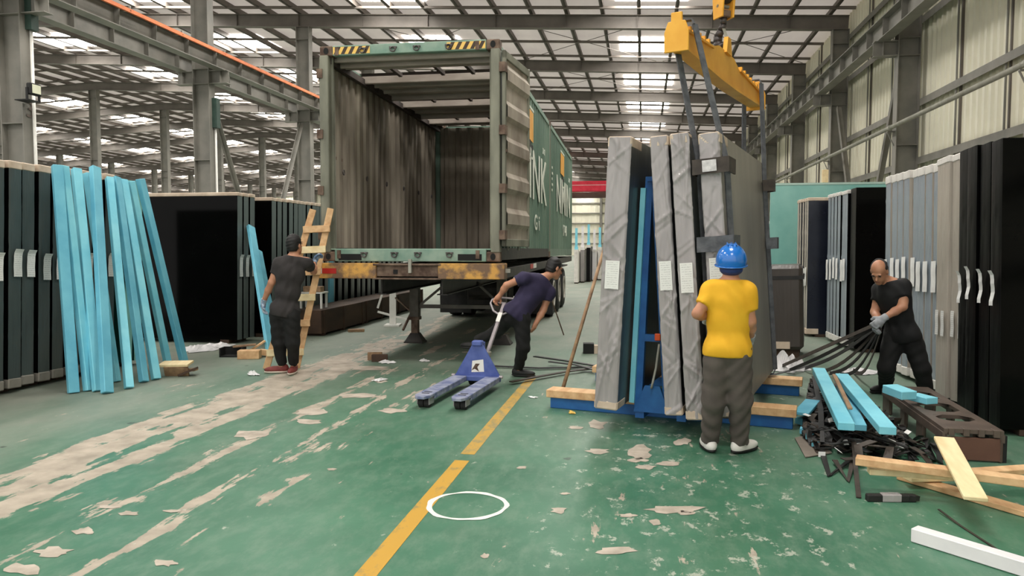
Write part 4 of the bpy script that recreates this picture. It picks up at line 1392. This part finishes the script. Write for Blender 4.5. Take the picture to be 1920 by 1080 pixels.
# moulded brown plastic pallet beam with oval holes
pa, pb = on_floor(1828, 872), on_floor(1735, 742, .24)
bp = thing('plastic_pallet', 'brown moulded plastic pallet with oval holes behind the pine planks', 'pallet', (2.42, 5.95, 0), (0, 0, R(-3)))
PLN, PW, PHt = 1.75, .2, .24
bp_top = MB()
for x0, x1 in ((-PW, -PW + .07), (PW - .07, PW)):
    bp_top.span((x0, 0, PHt - .03), (x1, PLN, PHt))
yq = 0.0
for (h0_, h1_) in ((.28, .5), (.62, 1.0), (1.12, 1.5)):
    bp_top.span((-PW + .07, yq, PHt - .03), (PW - .07, h0_, PHt))
    yq = h1_
    for cx, cy in ((-1, h0_), (1, h0_), (-1, h1_), (1, h1_)):
        s_ = 1 if cy == h0_ else -1
        bp_top.add([(cx * (PW - .07), cy, PHt - .001), (cx * (PW - .14), cy, PHt - .001), (cx * (PW - .07), cy + s_ * .07, PHt - .001)], [(0, 1, 2) if cx * s_ > 0 else (2, 1, 0)])
bp_top.span((-PW + .07, yq, PHt - .03), (PW - .07, PLN, PHt))
bp_top.build('top_deck', BROWNP, bp)
MB().span((-PW + .005, .0, .01), (PW - .005, .02, PHt - .06)).build('end_panel', BROWNF, bp, bevel=.004)
for s_ in (-1, 1):
    for (a, b_) in ((0, .2), (.5, .68), (1.0, 1.15), (1.5, PLN)):
        MB().span((s_ * PW - s_ * .03, a, .0), (s_ * PW, b_, PHt - .03)).build('side_leg', BROWNP, bp, bevel=.01)
    MB().span((s_ * PW - s_ * .025, 0, PHt - .09), (s_ * PW + s_ * .008, PLN, PHt - .03)).build('side_lip', BROWNP, bp)
for k in range(4):
    MB().span((-PW + .03 + k * .1, -.015, PHt - .05), (-PW + .07 + k * .1, .06, PHt + .006)).build('rib', BROWNP, bp, bevel=.003)
MB().span((PW, .02, 0), (PW + .03, .7, PHt - .04)).build('black_liner', BLACKM, bp)

# strap pile: each strap a thing of its own
rnd = random.Random(11)
heap = MB()


def strap(pts, w, mat, label, group=None, th=.006, side=None):
    o = MB().ribbon(pts, w, th, side=side).build('black_strap', mat)
    return tag(o, label, 'strap', group)


for i in range(210):
    u = rnd.random()
    cx, cy = rnd.uniform(1.25, 2.2), rnd.uniform(5.85, 8.3)
    if cx < 1.25 + max(0, (6.5 - cy)) * .25:
        cx += .25
    a = rnd.uniform(0, 6.28)
    L_ = rnd.uniform(.25, .75)
    pts = []
    hgt = rnd.uniform(.02, .16) * (1 - abs(cx - 1.75) / .7)
    for k in range(7):
        s_ = (k / 6 - .5) * L_
        bend = rnd.uniform(-.07, .07)
        pts.append((cx + s_ * math.cos(a) - bend * math.sin(a), cy + s_ * math.sin(a) + bend * math.cos(a), max(.008, hgt + .05 * math.sin(k * 1.3 + i))))
    pts = [(min(max(a_, (1.42 + (b_ - 6.79) * .24) if b_ > 6.5 else 1.34), 2.16), b_, c_) for a_, b_, c_ in pts]
    if True:
        heap.ribbon(pts, rnd.choice((.035, .045, .06)), .006, m=0 if i % 4 else 1)
        continue
    pts = [(a_, b_, c_ + .03) for a_, b_, c_ in pts]
    strap(pts, rnd.choice((.035, .045, .06)), STRAPB if i % 4 else STRAPG, 'black strap tangled in the heap between the rack and the brown pallet', 'straps of the tangled heap')
ho = heap.build('strap_heap', [STRAPB, STRAPG])
tag(ho, 'tangled heap of black straps on the floor beside the brown pallet', 'strap heap', kind='stuff')
for i in range(16):
    cx, cy = rnd.uniform(1.35, 2.1), rnd.uniform(5.7, 6.9)
    o = MB().box((0, 0, 0), (.06, .035, .004)).build('strap_tag', PAPERP, loc=(cx, cy, rnd.uniform(.08, .16)), rot=(rnd.uniform(-.5, .5), rnd.uniform(-.5, .5), rnd.uniform(0, 3)))
    tag(o, 'tiny white tag caught in the heap of black straps', 'tag', 'white tags in the strap heap')
# named straps near the front edge
strap([on_floor(*q) + Vector((0, 0, h)) for q, h in (((1525, 740), .2), ((1538, 800), .16), ((1541, 850), .02), ((1555, 895), .01), ((1600, 865), .03), ((1612, 850), .1))], .045, STRAPB, 'zigzag black strap end with a white tag on the green floor')
tag(MB().box(on_floor(1541, 852, .03), (.05, .004, .04)).build('strap_tag', PAPERP), 'white tag on the zigzag strap end', 'tag')
strap([on_floor(*q) + Vector((0, 0, h)) for q, h in (((1565, 870), .03), ((1590, 905), .01), ((1600, 870), .05))], .04, STRAPG, 'short folded strap end beside the zigzag one')
strap([on_floor(*q) + Vector((0, 0, h)) for q, h in (((1600, 855), .12), ((1604, 890), .05), ((1610, 935), .008))], .03, STRAPG, 'narrow strap tail hanging out of the heap onto the floor')
ro = thing('strap_roll', 'black strap bundle banded with clear film lying apart on the floor', 'strap bundle', on_floor(1670, 940), (0, 0, R(8)))
MB().span((-.15, -.02, 0), (.15, .025, .045)).build('bundle', STRAPB, ro, bevel=.006)
MB().span((-.06, -.024, -.0), (.06, .029, .05)).build('film_band', SILVER, ro, bevel=.006)
MB().bar((.1, 0, .03), (.17, .02, .02), .05, .03).build('loose_end', STRAPB, ro)
strap([on_floor(1760, 955, .02), on_floor(1800, 985, .006), on_floor(1900, 1050, .004)], .012, STRAPG, 'thin strap line running from the planks across the floor')

# ------------------------------------------------------------------ people (implicit surfaces meshed as one skin)
class Field:
    def __init__(s, lo, hi, res):
        s.lo, s.res = np.array(lo, float), res
        s.n = np.ceil((np.array(hi) - s.lo) / res).astype(int) + 1
        s.v = np.full(s.n, 1e3, np.float32)

    def _sub(s, lo, hi):
        a = np.clip(np.floor((np.array(lo) - s.lo) / s.res).astype(int), 0, s.n - 1)
        b = np.clip(np.ceil((np.array(hi) - s.lo) / s.res).astype(int) + 1, 1, s.n)
        ax = [s.lo[i] + s.res * np.arange(a[i], b[i]) for i in range(3)]
        g = np.meshgrid(*ax, indexing='ij')
        return tuple(slice(a[i], b[i]) for i in range(3)), g

    def _merge(s, sl_, d, k):
        o = s.v[sl_]
        if k <= 0:
            s.v[sl_] = np.minimum(o, d)
        else:
            h = np.clip(.5 + .5 * (d - o) / k, 0, 1)
            s.v[sl_] = d * (1 - h) + o * h - k * h * (1 - h)

    def cone(s, a, b, ra, rb, k=.03, flat=False):
        a, b = np.array(a, float), np.array(b, float)
        r = max(ra, rb) + k + 3 * s.res
        sl_, g = s._sub(np.minimum(a, b) - r, np.maximum(a, b) + r)
        d = b - a
        L2 = max(float(d @ d), 1e-9)
        t = ((g[0] - a[0]) * d[0] + (g[1] - a[1]) * d[1] + (g[2] - a[2]) * d[2]) / L2
        tc = np.clip(t, 0, 1)
        px, py, pz = (g[i] - a[i] - tc * d[i] for i in range(3))
        dist = np.sqrt(px * px + py * py + pz * pz) - (ra + (rb - ra) * tc)
        if flat:
            L = math.sqrt(L2)
            qx, qy, qz = (g[i] - a[i] - t * d[i] for i in range(3))
            rad = np.sqrt(qx * qx + qy * qy + qz * qz) - (ra + (rb - ra) * tc)
            dist = np.where(t > 1, np.maximum(rad, (t - 1) * L), dist)
        s._merge(sl_, dist.astype(np.float32), k)
        return s

    def ell(s, c, ax, rad, k=.03):
        """ellipsoid with axis rows ax"""
        c = np.array(c, float)
        ax = [np.array(q, float) / np.linalg.norm(q) for q in ax]
        r = max(rad) + k + 3 * s.res
        sl_, g = s._sub(c - r, c + r)
        q = [(g[0] - c[0]) * a[0] + (g[1] - c[1]) * a[1] + (g[2] - c[2]) * a[2] for a in ax]
        k0 = np.sqrt(sum((q[i] / rad[i]) ** 2 for i in range(3))) + 1e-9
        k1 = np.sqrt(sum((q[i] / rad[i] ** 2) ** 2 for i in range(3))) + 1e-9
        s._merge(sl_, (k0 * (k0 - 1) / k1).astype(np.float32), k)
        return s

    def cut(s, p, n):
        """keep the side away from n"""
        g = np.meshgrid(*[s.lo[i] + s.res * np.arange(s.n[i]) for i in range(3)], indexing='ij')
        s.v = np.maximum(s.v, ((g[0] - p[0]) * n[0] + (g[1] - p[1]) * n[1] + (g[2] - p[2]) * n[2]).astype(np.float32))
        return s

    def wrinkle(s, amp, f=38, seed=0):
        g = np.meshgrid(*[s.lo[i] + s.res * np.arange(s.n[i]) for i in range(3)], indexing='ij')
        w = np.sin(g[2] * f + 9 * np.sin(g[0] * 7 + seed) + 5 * np.sin(g[1] * 8)) * np.sin(g[0] * 13 + g[1] * 11 + seed + 3 * np.sin(g[2] * 5))
        s.v += (amp * w).astype(np.float32)
        return s

    def mesh(s):
        v = s.v
        sg = v < 0
        n = s.n
        cs = [(i, j, k) for i in (0, 1) for j in (0, 1) for k in (0, 1)]
        sub = lambda a, c: a[c[0]:n[0] - 1 + c[0], c[1]:n[1] - 1 + c[1], c[2]:n[2] - 1 + c[2]]
        cnt = sum(sub(sg, c).astype(np.int8) for c in cs)
        act = (cnt > 0) & (cnt < 8)
        ii = np.argwhere(act)
        idx = -np.ones(act.shape, np.int64)
        idx[act] = np.arange(len(ii))
        val = {c: sub(v, c)[act] for c in cs}
        acc = np.zeros((len(ii), 3))
        num = np.zeros(len(ii))
        for c in cs:
            for ax in range(3):
                if c[ax] == 0:
                    e = list(c)
                    e[ax] = 1
                    e = tuple(e)
                    a, b = val[c], val[e]
                    m = (a < 0) != (b < 0)
                    t = np.where(m, a / np.where(m, a - b, 1), 0)
                    p = np.tile(np.array(c, float), (len(ii), 1))
                    p[:, ax] = t
                    acc += p * m[:, None]
                    num += m
        pts = (ii + acc / num[:, None]) * s.res + s.lo
        faces = []
        for ax in range(3):
            a, b = [(1, 2), (2, 0), (0, 1)][ax]
            s0 = [slice(None)] * 3
            s1 = [slice(None)] * 3
            s0[ax], s1[ax] = slice(0, n[ax] - 1), slice(1, n[ax])
            d0, d1 = sg[tuple(s0)], sg[tuple(s1)]
            e = np.argwhere(d0 != d1)
            e = e[(e[:, a] > 0) & (e[:, b] > 0) & (e[:, a] < n[a] - 1) & (e[:, b] < n[b] - 1)]
            ins = d0[tuple(e.T)]

            def cell(da, db):
                q = e.copy()
                q[:, a] += da
                q[:, b] += db
                return idx[tuple(q.T)]
            q = np.stack([cell(-1, -1), cell(0, -1), cell(0, 0), cell(-1, 0)], 1)
            q[~ins] = q[~ins][:, ::-1]
            faces.append(q)
        f = np.concatenate(faces)
        return pts, f[(f >= 0).all(1)]


def skin(name, field, mat, parent, origin):
    pts, f = field.mesh()
    pts = pts - np.array(origin)
    me = bpy.data.meshes.new(name)
    me.from_pydata(pts.tolist(), [], f.tolist())
    me.materials.append(mat)
    me.polygons.foreach_set('use_smooth', [True] * len(me.polygons))
    me.update()
    return link(name, me, parent)


SKIN = M('skin', (176, 122, 94), (194, 140, 110), .5, scale=9)
SKINT = M('tanned_skin', (176, 122, 94), (196, 142, 110), .5, scale=9)
HAIR = M('black_hair', (16, 14, 14), (26, 23, 22), .6, scale=30)
EYEM = M('eye_dark', (24, 18, 16), (30, 24, 20), .4)
LIPM = M('lip', (140, 80, 68), (150, 90, 76), .5)


def v3(p):
    return np.array(p, float)


def nz(p):
    p = v3(p)
    return p / max(np.linalg.norm(p), 1e-9)


def hand_prims(F, w, d, pn, curl, thumb, k=.008, inf=0.0, sc=1.0):
    """palm, four fingers of unequal length and a thumb; d along the hand, pn palm normal"""
    d, pn = nz(d), nz(pn)
    pn = nz(pn - d * (pn @ d))
    sd = np.cross(d, pn) * thumb
    w = v3(w)
    F.ell(w + d * .045 * sc, (d, sd, pn), (.056 * sc + inf, .042 * sc + inf, .018 * sc + inf), .012)
    F.cone(w, w + d * .05 * sc, .026 * sc + inf, .03 * sc + inf, .015)
    for i, (off, ln) in enumerate(((.031, .92), (.011, 1.0), (-.010, .95), (-.030, .76))):
        p = w + d * .082 * sc + sd * off * sc
        dirn = d.copy()
        for seg, (sl__, rr) in enumerate(((.042, .0095), (.028, .009), (.021, .008))):
            a = curl * (.7, 1.0, .8)[seg]
            c_, s_ = math.cos(a), math.sin(a)
            perp = nz(pn - dirn * (pn @ dirn)) if abs(pn @ dirn) < .999 else -d
            # rotate dirn towards the palm
            ax = np.cross(dirn, np.cross(pn, dirn) if False else pn)
            ax = nz(np.cross(d, pn))
            dirn = dirn * c_ + np.cross(ax, dirn) * s_ + ax * (ax @ dirn) * (1 - c_)
            q = p + dirn * sl__ * ln * sc
            F.cone(p, q, rr * sc + inf, rr * .93 * sc + inf, k)
            p = q
    p = w + d * .03 * sc + sd * .032 * sc
    q = p + nz(d * .6 + sd * .7 + pn * .35) * .038 * sc
    r_ = q + nz(d * .85 + sd * .1 + pn * .5) * .03 * sc
    F.cone(p, q, .0125 * sc + inf, .0105 * sc + inf, k)
    F.cone(q, r_, .0105 * sc + inf, .009 * sc + inf, k)


def person(label, J, style):
    """J: joints in world coordinates; builds a body skin and clothes as children"""
    J = {k: v3(v) for k, v in J.items()}
    org = v3(style['origin'])
    root = thing('person', label, 'person', tuple(org))
    allp = np.array(list(J.values()))
    lo, hi = allp.min(0) - .3, allp.max(0) + .3
    lat = nz(J['shR'] - J['shL'])
    spine = J['neck'] - J['pel']
    sp_ = nz(spine)
    lat = nz(lat - sp_ * (lat @ sp_))
    fwd = np.cross(sp_, lat) * style.get('flip', 1)       # chest direction
    if 'fwd' in style:
        f_ = nz(style['fwd'])
        fwd = nz(f_ - sp_ * (f_ @ sp_) - lat * (f_ @ lat)) if np.linalg.norm(f_ - sp_ * (f_ @ sp_) - lat * (f_ @ lat)) > .05 else fwd
    hf = nz(style['look'])
    hu = nz(style.get('headup', (0, 0, 1)))
    hu = nz(hu - hf * (hu @ hf))
    hl = np.cross(hu, hf)
    S = style.get('scale', 1.0)
    bt = style.get('build', 1.0)
    sk = style.get('skin', SKIN)

    def torso(F, inf=0.0, k=.05):
        p, n_ = J['pel'], J['neck']
        F.ell(p + spine * .04, (lat, fwd, sp_), (.148 * bt + inf * 1.6, .102 * bt + inf * 1.6, .125 + inf), k)
        F.ell(p + spine * .36, (lat, fwd, sp_), (.142 * bt + inf, .103 * bt + inf, .17 + inf), k)
        F.ell(p + spine * .68, (lat, fwd, sp_), (.165 * bt + inf, .113 * bt + inf, .18 + inf), k)
        for s_ in ('L', 'R'):
            F.cone(J['sh' + s_], n_ - sp_ * .03, .058 * bt + inf, .06 + inf, .045)

    # --- body: one continuous skin
    F = Field(lo, hi, style.get('res', .009))
    torso(F)
    hc = J['head']
    F.cone(J['neck'] - sp_ * .03, hc - hu * .06 - hf * .01, .056, .052, .03)
    F.ell(hc + hu * .02 - hf * .012, (hl, hf, hu), (.074, .092, .098), .02)
    F.ell(hc - hu * .055 + hf * .03, (hl, hf, hu), (.056, .062, .062), .03)
    F.ell(hc - hu * .105 + hf * .06, (hl, hf, hu), (.028, .024, .02), .025)
    F.cone(hc + hu * .005 + hf * .083, hc - hu * .03 + hf * .105, .009, .014, .012)
    F.ell(hc + hu * .02 + hf * .078, (hl, hf, hu), (.052, .014, .01), .012)
    for s_ in (-1, 1):
        F.ell(hc + hl * (s_ * .077) - hu * .012 - hf * .01, (hl, hf, hu), (.010, .02, .032), .008)
    for s_ in ('L', 'R'):
        F.cone(J['sh' + s_], J['el' + s_], .05 * bt, .04, .04)
        F.cone(J['el' + s_], J['el' + s_] * .6 + J['wr' + s_] * .4, .041, .041, .02)
        F.cone(J['el' + s_] * .6 + J['wr' + s_] * .4, J['wr' + s_], .04, .027, .02)
        F.cone(J['hip' + s_], J['kn' + s_], .076 * bt, .054, .04)
        F.cone(J['kn' + s_], J['kn' + s_] * .65 + J['an' + s_] * .35, .05, .05, .02)
        F.cone(J['kn' + s_] * .65 + J['an' + s_] * .35, J['an' + s_], .05, .032, .015)
        F.cone(J['an' + s_] - np.array((0, 0, .02)), J['toe' + s_], .036, .026, .03)
        hd_, pn_, cu, th = style['hand' + s_]
        hand_prims(F, J['wr' + s_], hd_, pn_, cu, th)
    body = skin('body', F, sk, root, org)
    # --- face features
    for s_ in (-1, 1):
        e = Vector(hc + hf * .083 + hl * (s_ * .031) + hu * .004 - org)
        MB().box(e, (.026, .01, .009), Matrix((hl, hf, hu)).transposed()).build('eye', EYEM, body, bevel=.003)
        e = Vector(hc + hf * .09 + hl * (s_ * .033) + hu * .026 - org)
        MB().box(e, (.032, .008, .005), Matrix((hl, hf, hu)).transposed()).build('eyebrow', M('brow', (60, 44, 38), (70, 52, 44), .7), body, bevel=.002)
    MB().box(Vector(hc + hf * .088 - hu * .065 - org), (.042, .012, .009), Matrix((hl, hf, hu)).transposed()).build('mouth', LIPM, body, bevel=.003)

    # --- shirt
    F = Field(lo, hi, .0105)
    torso(F, .014)
    hem = style.get('hem', .0)
    F.ell(J['pel'] - sp_ * .01, (lat, fwd, sp_), (.176 * bt, .133 * bt, .15), .05)
    for s_ in ('L', 'R'):
        e = J['sh' + s_] * (1 - style.get('sleeve', .6)) + J['el' + s_] * style.get('sleeve', .6)
        F.cone(J['sh' + s_], e, .066 * bt, .066 * bt, .045, flat=True)
    F.wrinkle(.0045, 30, 1.0)
    F.cut(J['pel'] + sp_ * hem, -sp_)
    F.cut(J['neck'] + sp_ * .012, sp_)
    skin('shirt', F, style['shirt'], root, org)

    # --- trousers
    F = Field(lo, hi, .0105)
    F.ell(J['pel'] + sp_ * .03, (lat, fwd, sp_), (.168 * bt, .125 * bt, .12), .05)
    lw = style.get('loose', .022)
    for s_ in ('L', 'R'):
        F.cone(J['hip' + s_], J['kn' + s_], .09 * bt + lw * .6, .062 + lw, .05)
        a_ = J['an' + s_] + np.array((0, 0, style.get('cuff', .03)))
        F.cone(J['kn' + s_], a_, .062 + lw, style.get('cuffr', .05 + lw * .7), .03, flat=True)
    F.wrinkle(.006, 42, 4.0)
    F.cut(J['pel'] + sp_ * (hem + .18), sp_)
    skin('trousers', F, style['trousers'], root, org)

    # --- shoes
    for s_ in ('L', 'R'):
        a_, t_ = J['an' + s_], J['toe' + s_]
        fd = nz((t_ - a_) * np.array((1, 1, style.get('foot_z', 0))))
        up_ = np.array((0, 0, 1.0)) if abs(fd[2]) < .05 else nz(np.cross(np.cross(fd, (0, 0, 1)), fd))
        sl2 = np.cross(fd, up_)
        base = a_ - up_ * .075
        G_ = Field(np.minimum(a_, t_) - .22, np.maximum(a_, t_) + .22, .007)
        G_.ell(base + fd * .07 + up_ * .035, (fd, sl2, up_), (.145, .048, .045), .02)
        G_.ell(base - fd * .02 + up_ * .055, (fd, sl2, up_), (.06, .042, .055), .03)
        G_.cut(base + up_ * .008, -up_)
        G_.cut(base + up_ * .105, up_)
        sh = skin('shoe', G_, style['shoe'], root, org)
        G_ = Field(base - .26, base + .3, .007)
        G_.ell(base + fd * .065 + up_ * .012, (fd, sl2, up_), (.155, .052, .03), .01)
        G_.cut(base - up_ * .008, -up_)
        G_.cut(base + up_ * .018, up_)
        skin('sole', G_, style['sole'], sh, org)
    # --- gloves
    if style.get('glove'):
        for s_ in ('L', 'R'):
            hd_, pn_, cu, th = style['hand' + s_]
            w_ = J['wr' + s_]
            G_ = Field(w_ - .26, w_ + .26, .0055)
            hand_prims(G_, w_, hd_, pn_, cu, th, inf=.0035)
            fa = nz(J['el' + s_] - w_)
            G_.cone(w_, w_ + fa * .04, .034, .038, .012, flat=True)
            skin('glove', G_, style['glove'], root, org)
    # --- hair or helmet
    if style.get('hair') is not None:
        hrad, back = style['hair']
        G_ = Field(hc - .2, hc + .2, .007)
        G_.ell(hc + hu * .035 - hf * .02, (hl, hf, hu), (.074 + hrad, .092 + hrad, .092 + hrad), .02)
        G_.ell(hc - hu * .02 - hf * .05, (hl, hf, hu), (.07 + hrad * .7, .055 + hrad, .075), .02)
        G_.wrinkle(.0025, 160, 2.0)
        G_.cut(hc + hf * back + hu * .02, nz(hf * .9 - hu * .35))
        G_.cut(hc - hu * .075, -hu)
        if style.get('bald'):
            G_.cut(hc + hu * .07 - hf * .02, nz(hu * .8 + hf * .45))
        skin('hair', G_, HAIR, root, org)
    if style.get('helmet'):
        G_ = Field(hc - .22, hc + .24, .006)
        G_.ell(hc + hu * .035, (hl, hf, hu), (.112, .132, .125), .0)
        for q in (-.03, 0, .03):
            G_.cone(hc + hu * .158 + hl * q - hf * .06, hc + hu * .158 + hl * q + hf * .06, .007, .007, .012)
        G_.cut(hc - hu * .012, -hu)
        he = skin('helmet', G_, style['helmet'], root, org)
        G_ = Field(hc - .24, hc + .24, .006)
        G_.ell(hc - hu * .004 + hf * .02, (hl, hf, hu), (.122, .158, .016), .0)
        skin('brim', G_, style['helmet'], he, org)
        G_ = Field(hc - .2, hc + .2, .007)
        G_.ell(hc - hu * .03 - hf * .01, (hl, hf, hu), (.084, .1, .05), .0)
        skin('helmet_band', G_, M('helmet_band_navy', (24, 44, 96), (30, 52, 110), .6), he, org)
    return root


def J_(**kw):
    return {k: tuple(v) for k, v in kw.items()}


def A(x, y, Y):
    return at_y(x, y, Y)


def foot(px, py, h=.085):
    p = on_floor(px, py)
    return Vector((p.x, p.y, h))


GLOVE_G = M('grey_glove', (150, 152, 156), (176, 178, 182), .8, scale=20)
GLOVE_B = M('blue_white_glove', (78, 104, 136), (176, 188, 200), .8, scale=14, ramp=(.42, .58))
BLKSHIRT = M('faded_black_tshirt', (40, 36, 36), (50, 46, 46), .85, scale=8)
BLKSHIRT2 = M('black_tshirt', (15, 15, 16), (22, 22, 23), .85, scale=8)
NAVYSH = M('navy_tshirt', (40, 34, 62), (50, 44, 74), .85, scale=8)
YELSH = M('yellow_tshirt', (222, 164, 24), (232, 178, 36), .8, scale=5)
BLKTR = M('black_trousers', (14, 14, 14), (21, 21, 21), .85, scale=8)
GREYTR = M('grey_brown_trousers', (76, 68, 64), (92, 84, 78), .85, scale=6)
REDSHOE = M('dark_red_shoe', (104, 40, 38), (128, 58, 52), .7, scale=14)
WHSOLE = M('cream_sole', (206, 192, 176), (218, 206, 192), .6)
WHSHOE = M('white_shoe', (218, 214, 208), (232, 228, 222), .6, scale=14)
BLSHOE = M('black_shoe', (16, 15, 15), (22, 21, 21), .6)
BLHELM = M('blue_helmet', (16, 104, 190), (20, 112, 200), .22, scale=3, coat=.6)

# man at the ladder, back to us
Y_ = 8.5
aL, aR = foot(529, 699), foot(551, 699)
person('man in faded black t-shirt and black trousers reaching up to the ladder', J_(
    pel=A(534, 583, Y_), neck=A(549, 481, Y_), head=A(553, 459, Y_ + .03), shL=A(523, 494, Y_ - .04), shR=A(575, 492, Y_ + .06),
    elL=A(509, 530, Y_ - .06), wrL=A(494, 566, Y_ + .0), elR=A(588, 509, Y_ + .3), wrR=A(589, 492, Y_ + .52),
    hipL=A(521, 592, Y_), hipR=A(547, 592, Y_), knL=A(523, 641, Y_ + .06), knR=A(549, 641, Y_ + .04), anL=aL, anR=aR,
    toeL=aL + Vector((-.15, -.06, -.05)), toeR=aR + Vector((.03, -.14, -.05))),
    dict(origin=(aL.x, aL.y, 0), look=(.3, 1, .1), fwd=(.15, 1, 0), shirt=BLKSHIRT, trousers=BLKTR, shoe=REDSHOE, sole=WHSOLE, glove=GLOVE_B, hem=-.06, loose=.022, cuff=.035, cuffr=.06,
         handL=((-.12, .05, -1), (.9, .3, 0), .5, 1), handR=((.2, .5, .7), (.6, -.2, -.3), .8, -1), hair=(.010, .045), sleeve=.55))

# yellow shirt, blue helmet
Y_ = 5.72
aL, aR = foot(1331, 846), foot(1386, 849)
person('man in bright yellow t-shirt and blue helmet facing the slung pack', J_(
    pel=A(1364, 655, Y_), neck=A(1368, 527, Y_), head=A(1371, 497, Y_ + .02), shL=A(1334, 545, Y_), shR=A(1400, 547, Y_),
    elL=A(1308, 588, Y_ - .06), wrL=A(1324, 594, Y_ + .12), elR=A(1407, 603, Y_ - .02), wrR=A(1407, 634, Y_ + .14),
    hipL=A(1345, 670, Y_), hipR=A(1384, 670, Y_), knL=A(1338, 750, Y_ + .05), knR=A(1388, 750, Y_ + .05), anL=aL, anR=aR,
    toeL=aL + Vector((-.03, .15, -.05)), toeR=aR + Vector((.11, .11, -.05))),
    dict(origin=(aL.x, aL.y, 0), look=(.05, 1, .12), fwd=(0, 1, 0), shirt=YELSH, trousers=GREYTR, shoe=WHSHOE, sole=BLSHOE, glove=GLOVE_G, hem=-.05, loose=.024, cuff=.0, cuffr=.066,
         handL=((.5, 1, .0), (.6, -.3, -.8), .7, 1), handR=((-.1, .6, -.7), (-.9, .1, -.1), .9, -1), helmet=BLHELM, sleeve=.62, build=.98))

# man bent over behind the pallet truck
Y_ = 8.78
aR = foot(972, 706)
aL = A(893, 642, 9.05)
person('man in navy t-shirt bending away with one hand on the pallet truck handle', J_(
    pel=A(967, 590, Y_), neck=A(1018, 521, Y_ + .18), head=A(1040, 503, Y_ + .26), shL=A(983, 521, Y_ - .02), shR=A(1031, 548, Y_ + .22),
    elL=A(950, 535, Y_ - .06), wrL=A(938, 553, Y_ - .02), elR=A(1019, 581, Y_ + .2), wrR=A(1005, 606, Y_ + .12),
    hipL=A(953, 597, Y_), hipR=A(979, 600, Y_), knL=A(930, 623, Y_ + .2), knR=A(981, 650, Y_ + .02), anL=aL, anR=aR,
    toeL=aL + Vector((-.12, .02, -.06)), toeR=aR + Vector((.15, -.02, -.05))),
    dict(origin=(aR.x, aR.y, 0), look=(.75, .6, -.35), headup=(.25, .3, .9), fwd=(.5, .5, -.6), shirt=NAVYSH, trousers=BLKTR, shoe=BLSHOE, sole=BLSHOE, hem=-.06, loose=.02, cuff=.02, cuffr=.058, res=.0075,
         handL=((-.5, -.1, -.6), (.3, -.6, -.5), .85, -1), handR=((-.4, -.1, -.9), (-.8, .3, .3), .6, 1), hair=(.009, .04), sleeve=.45))

# man gathering straps on the right
Y_ = 8.2
aL, aR = foot(1661, 736), foot(1737, 750)
person('balding man in black t-shirt stooping to gather straps by the right row', J_(
    pel=A(1692, 626, Y_), neck=A(1668, 527, Y_ - .05), head=A(1648, 509, Y_ - .12), shL=A(1650, 543, Y_ + .12), shR=A(1693, 537, Y_ - .14),
    elL=A(1640, 585, Y_ + .08), wrL=A(1650, 606, Y_ - .12), elR=A(1693, 575, Y_ - .2), wrR=A(1656, 597, Y_ - .24),
    hipL=A(1676, 636, Y_ + .03), hipR=A(1708, 634, Y_ - .04), knL=A(1662, 688, Y_ + .0), knR=A(1728, 690, Y_ - .05), anL=aL, anR=aR,
    toeL=aL + Vector((-.13, -.07, -.05)), toeR=aR + Vector((.06, -.14, -.05))),
    dict(origin=(aL.x, aL.y, 0), look=(-.42, -.62, -.62), headup=(-.25, -.45, .85), fwd=(-.75, -.5, -.2), shirt=BLKSHIRT2, trousers=BLKTR, shoe=BLSHOE, sole=BLSHOE, glove=GLOVE_G, skin=SKINT, hem=-.06, loose=.022, cuff=-.02, cuffr=.07,
         handL=((-.5, -.3, -.6), (.3, -.8, 0), .9, 1), handR=((-.7, -.1, -.6), (-.2, .6, -.4), .9, -1), hair=(.005, .0), bald=True, sleeve=.5, build=1.05))

# straps held by the stooping man
hp0 = A(1645, 607, 7.97)
for i, (ex, ey, sag) in enumerate(((1462, 688, .0), (1480, 694, .03), (1510, 690, .06), (1530, 700, .1), (1556, 700, .12), (1575, 702, .16), (1600, 694, .2))):
    e = on_floor(ex, ey, .05)
    a = hp0 + Vector((.01 * i, .012 * i, -.012 * i))
    pts = []
    for k in range(9):
        s_ = k / 8
        p = a.lerp(e, s_)
        p.z -= sag * math.sin(math.pi * s_)
        p.z = max(p.z, .02)
        pts.append(p)
    strap(pts, .045, STRAPB if i % 3 else STRAPG, 'black strap drawn taut from the heap to the stooping man hands', 'straps held by the stooping man', .008, side=(.2, .5, .8))
strap([on_floor(1440, 705, .04), on_floor(1500, 690, .06), on_floor(1560, 672, .2), on_floor(1600, 650, .35)], .05, STRAPB, 'broad black strap lying from the slung pack towards the pale stack')
